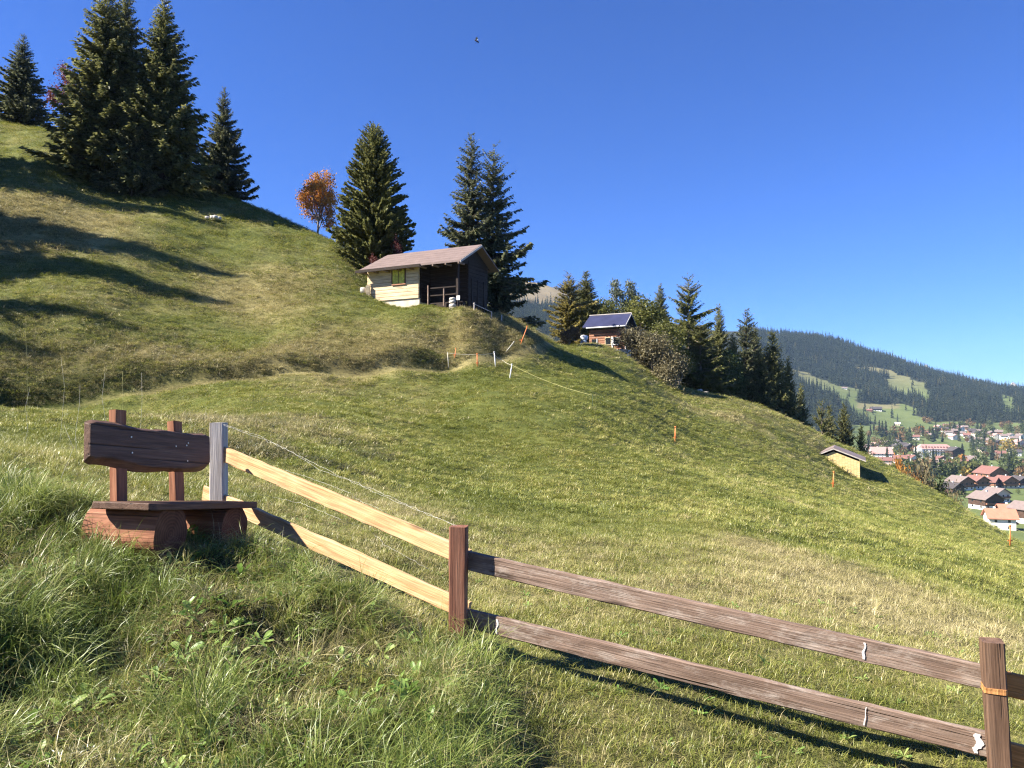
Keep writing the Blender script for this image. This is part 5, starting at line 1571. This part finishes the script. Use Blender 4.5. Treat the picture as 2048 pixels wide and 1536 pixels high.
BARE = [(*hill_hit(a, b)[:2], r_) for a, b, r_ in ((1503, 1082, .34), (1492, 1100, .2), (1640, 1018, .45), (1655, 1028, .3), (1745, 1162, .22), (1690, 1130, .2), (550, 860, .4))]
BX = [((-3.51, 52.0), math.atan2(-0.471, 0.882), (-8.5, -0.55, 0.78, 4.8)), ((12.14, 82.0), math.atan2(-0.508, 0.861), (-4.6, -0.3, .5, 3.0)), ((26.85, 64.3), math.radians(-24), (-1.5, 2.4, .02, 4.3))]
def free(x, y):
    k = np.ones(x.shape, bool)
    for (ox, oy), a, (x0, x1, y0, y1) in BX:
        u = (x - ox) * math.cos(a) + (y - oy) * math.sin(a); v = -(x - ox) * math.sin(a) + (y - oy) * math.cos(a)
        k &= ~((u > x0) & (u < x1) & (v > y0) & (v < y1))
    # bare earth in the meadow
    for bx, by, br in BARE:
        k &= np.hypot(x - bx, (y - by) / 1.5) > br * (.4 + 1.1 * vnoise(x / .18, y / .18, 87))
    # the bench logs
    for s_ in (0.0, 0.76):
        c = BO[:2] + U[:2] * s_
        u = (x - c[0]) * Vv[0] + (y - c[1]) * Vv[1]; v = (x - c[0]) * -Vv[1] + (y - c[1]) * Vv[0]
        k &= ~((u > -.58) & (u < .03) & (np.abs(v) < .18))
    return k

def sector(r0, r1, dens, a0=-41, a1=41):
    area = math.radians(a1 - a0) / 2 * (r1 * r1 - r0 * r0)
    n = int(area * dens)
    r = np.sqrt(rng.random(n) * (r1 * r1 - r0 * r0) + r0 * r0)
    a = np.radians(rng.uniform(a0, a1, n))
    return r * np.sin(a), r * np.cos(a)

def lay(name, layers, label):
    PT, RO, SL, ID = [], [], [], []
    for x, y, idx, sc, tilt in layers:
        k = free(x, y)
        x, y, idx, sc = x[k], y[k], idx[k], sc[k]
        n = len(x)
        PT.append(np.stack([x, y, height(x, y)], -1))
        RO.append(np.stack([rng.normal(size=n) * tilt, rng.normal(size=n) * tilt, rng.uniform(0, 6.283, n)], -1))
        SL.append(sc); ID.append(idx)
    scatter(name, np.concatenate(PT), np.concatenate(RO), np.concatenate(SL), np.concatenate(ID), SRC, label, "grass")

def s3(n, lo, hi, zf=1.0):
    a = rng.uniform(lo, hi, n)
    return np.stack([a, a, a * zf * rng.uniform(.8, 1.25, n)], -1)

def mixed(x, y, green, dry, weed=None, wthr=0.0, bias=0.0):
    dv = dryness(x, y) + rng.normal(size=x.shape) * .20 + bias
    idx = np.where(dv > .66, rng.choice(dry, x.shape), rng.choice(green, x.shape))
    if weed is not None:
        wv = vnoise(x / 1.9, y / 1.9, 55) * .6 + vnoise(x / 6.5, y / 6.5, 57) * .5
        idx = np.where((wv > wthr) & (rng.random(x.shape) < .65), rng.choice(weed, x.shape), idx)
    return idx

# mown meadow, thinning out with distance
layers = []
for r0, r1, dens, lo, hi, zf, gr, dr in ((2.2, 8, 300, .8, 1.35, 1.0, [0, 1, 2, 3], [4, 5, 6]), (8, 16, 150, 1.0, 1.6, 1.0, [0, 1, 2, 3], [4, 5, 6]), (16, 32, 52, 1.0, 1.8, .72, [19, 20, 21], [22, 23, 24]), (32, 60, 20, 1.5, 2.5, .62, [19, 20, 21], [22, 23, 24]), (60, 108, 7.5, 2.2, 3.6, .5, [19, 20, 21], [22, 23, 24])):
    x, y = sector(r0, r1, dens, *((-56, 56) if r1 < 20 else (-45, 46)))
    m = mound_mask(x, y)
    keep = (m < .55) & (np.abs(path_side(x, y) + .35) > .5)
    x, y = x[keep], y[keep]
    cl = vnoise(x / (.22 + r0 * .012), y / (.22 + r0 * .012), 85) * .65 + vnoise(x / .11, y / .11, 86) * .35
    kp = cl > .24
    x, y, cl = x[kp], y[kp], cl[kp]
    layers.append((x, y, mixed(x, y, gr, dr, [16, 17, 18], .96), s3(len(x), lo, hi, zf) * (.45 + 1.15 * cl)[:, None], .15))
# short leaves between the mown tufts close by
x, y = sector(2.2, 9, 9); layers.append((x, y, rng.integers(14, 16, len(x)), s3(len(x), .35, .75), .2))
lay("meadow_grass", layers, "short mown grass over the whole alpine meadow")

# rough growth on the bank along the path and other unmown spots
layers = []
x, y = sector(25, 66, 30, -41, 5)
d = seg_dist(x, y, PATH_LINE)
above = height(x, y) > np.interp(x, [p[0] for p in PATH_LINE], [ground(p[0], p[1]) for p in PATH_LINE]) + .15
k = (d > .5) & (d < 4.2 + 1.6 * vnoise(x / 2, y / 2, 61)) & above & (rng.random(len(x)) < np.clip(1.2 - d / 6, .1, 1))
x, y = x[k], y[k]
layers.append((x, y, np.where(rng.random(len(x)) < .45, rng.choice([11, 12, 13, 22, 23], len(x)), rng.choice([16, 17, 18, 19, 20], len(x))), s3(len(x), .9, 2.0, 1.0), .3))
# dark fringe hanging over the foot of the bank
x, y = sector(30, 66, 90, -41, 5)
sd = path_side(x, y)
k = (sd > -.12) & (sd < .55) & (vnoise(x / 1.1, y / 1.1, 63) > .28)
x, y = x[k], y[k]
layers.append((x, y, np.where(rng.random(len(x)) < .3, rng.choice([11, 12, 13], len(x)), rng.choice([16, 17, 18], len(x))), s3(len(x), .8, 1.6, 1.0), .35))
for (a, b, d_, R_) in ((500, 850, 22, 3.2), (480, 890, 17, 1.6), (60, 430, 57, 6), (640, 540, 58, 5), (1010, 660, 54, 4), (330, 700, 42, 4), (100, 700, 41, 5)):
    c = P(a, b, d_)
    n = int(60 * R_ * R_ * (0.5 if d_ > 30 else 1.3))
    t = rng.uniform(0, 6.283, n); q = R_ * np.sqrt(rng.random(n)) * rng.uniform(.5, 1, n)
    x, y = c[0] + q * np.cos(t), c[1] + q * np.sin(t) * 1.3
    layers.append((x, y, np.where(rng.random(n) < .5, rng.choice([11, 12, 13, 22], n), rng.choice([16, 17, 18], n)), s3(n, .9, 1.9), .3))
lay("bank_growth", layers, "rough dry grass and dark weeds on the bank along the path")

# long tangled grass on the bank in front
layers = []
def mound_pts(dens, thr=.35):
    x, y = sector(1.3, 7.2, dens, -46, 10)
    k = (mound_mask(x, y) > thr)
    return x[k], y[k]
x, y = mound_pts(130)
layers.append((x, y, mixed(x, y, [0, 1, 2, 3], [4, 5, 6, 4], [16], .8), s3(len(x), 1.1, 1.8, 1.1), .25))
x, y = mound_pts(105, .5)
c = vnoise(x / .42, y / .42, 71)
k = (c > .47)
x, y, c = x[k], y[k], c[k]
sc = s3(len(x), .50, 1.0) * (0.45 + .95 * c)[:, None]
layers.append((x, y, rng.integers(7, 11, len(x)), sc, .28))
x, y = mound_pts(95, .45)
layers.append((x, y, rng.integers(11, 14, len(x)), s3(len(x), .4, .95, .8), .45))
x, y = mound_pts(70, .3)
layers.append((x, y, rng.integers(14, 16, len(x)), s3(len(x), .5, 1.15), .35))
x, y = mound_pts(22, .4)
layers.append((x, y, rng.integers(16, 19, len(x)), s3(len(x), .6, 1.0), .3))
# tufts hanging over the broken edge of the bank
x, y = mound_pts(160, .5)
k = (seg_dist(x, y, MOUND[4:10]) < .42) & (vnoise(x / .3, y / .3, 73) > .38) & (x > -1.9)
x, y = x[k], y[k]
layers.append((x, y, rng.choice([7, 8, 9, 10, 11, 12], len(x)), s3(len(x), .4, .75), .35))
# a few big lush clumps
for a, b, d_, n in ((400, 1500, 3.35, 26), (60, 1330, 3.9, 24), (40, 1060, 5.3, 34), (120, 1010, 5.6, 30), (940, 1305, 4.9, 12), (930, 1400, 4.4, 14), (0, 1000, 5.6, 30), (720, 1240, 4.95, 10), (200, 1100, 5.0, 20)):
    p = P(a, b, d_)
    layers.append((p[0] + rng.normal(size=n) * .13, p[1] + rng.normal(size=n) * .13, rng.integers(7, 11, n), s3(n, .85, 1.35), .22))
lay("long_grass", layers, "long tangled grass with dry stalks on the bank around the bench")
# ------------------------------------------------------------------ thin blue air
hz_m = bpy.data.materials.new("thin_haze"); hz_m.use_nodes = True
hn = hz_m.node_tree.nodes; hn.clear()
ho_ = hn.new("ShaderNodeOutputMaterial"); hv = hn.new("ShaderNodeVolumePrincipled")
hv.inputs["Color"].default_value = (0.46, 0.70, 1.0, 1)
hv.inputs["Density"].default_value = 0.00005
hv.inputs["Anisotropy"].default_value = 0.0
hz_m.node_tree.links.new(hv.outputs[0], ho_.inputs["Volume"])
prop(MB().box(-1600, 3400, -300, 8600, -900, 420).build("haze", hz_m), "thin bluish haze in the air over the valley", "haze", kind="stuff")
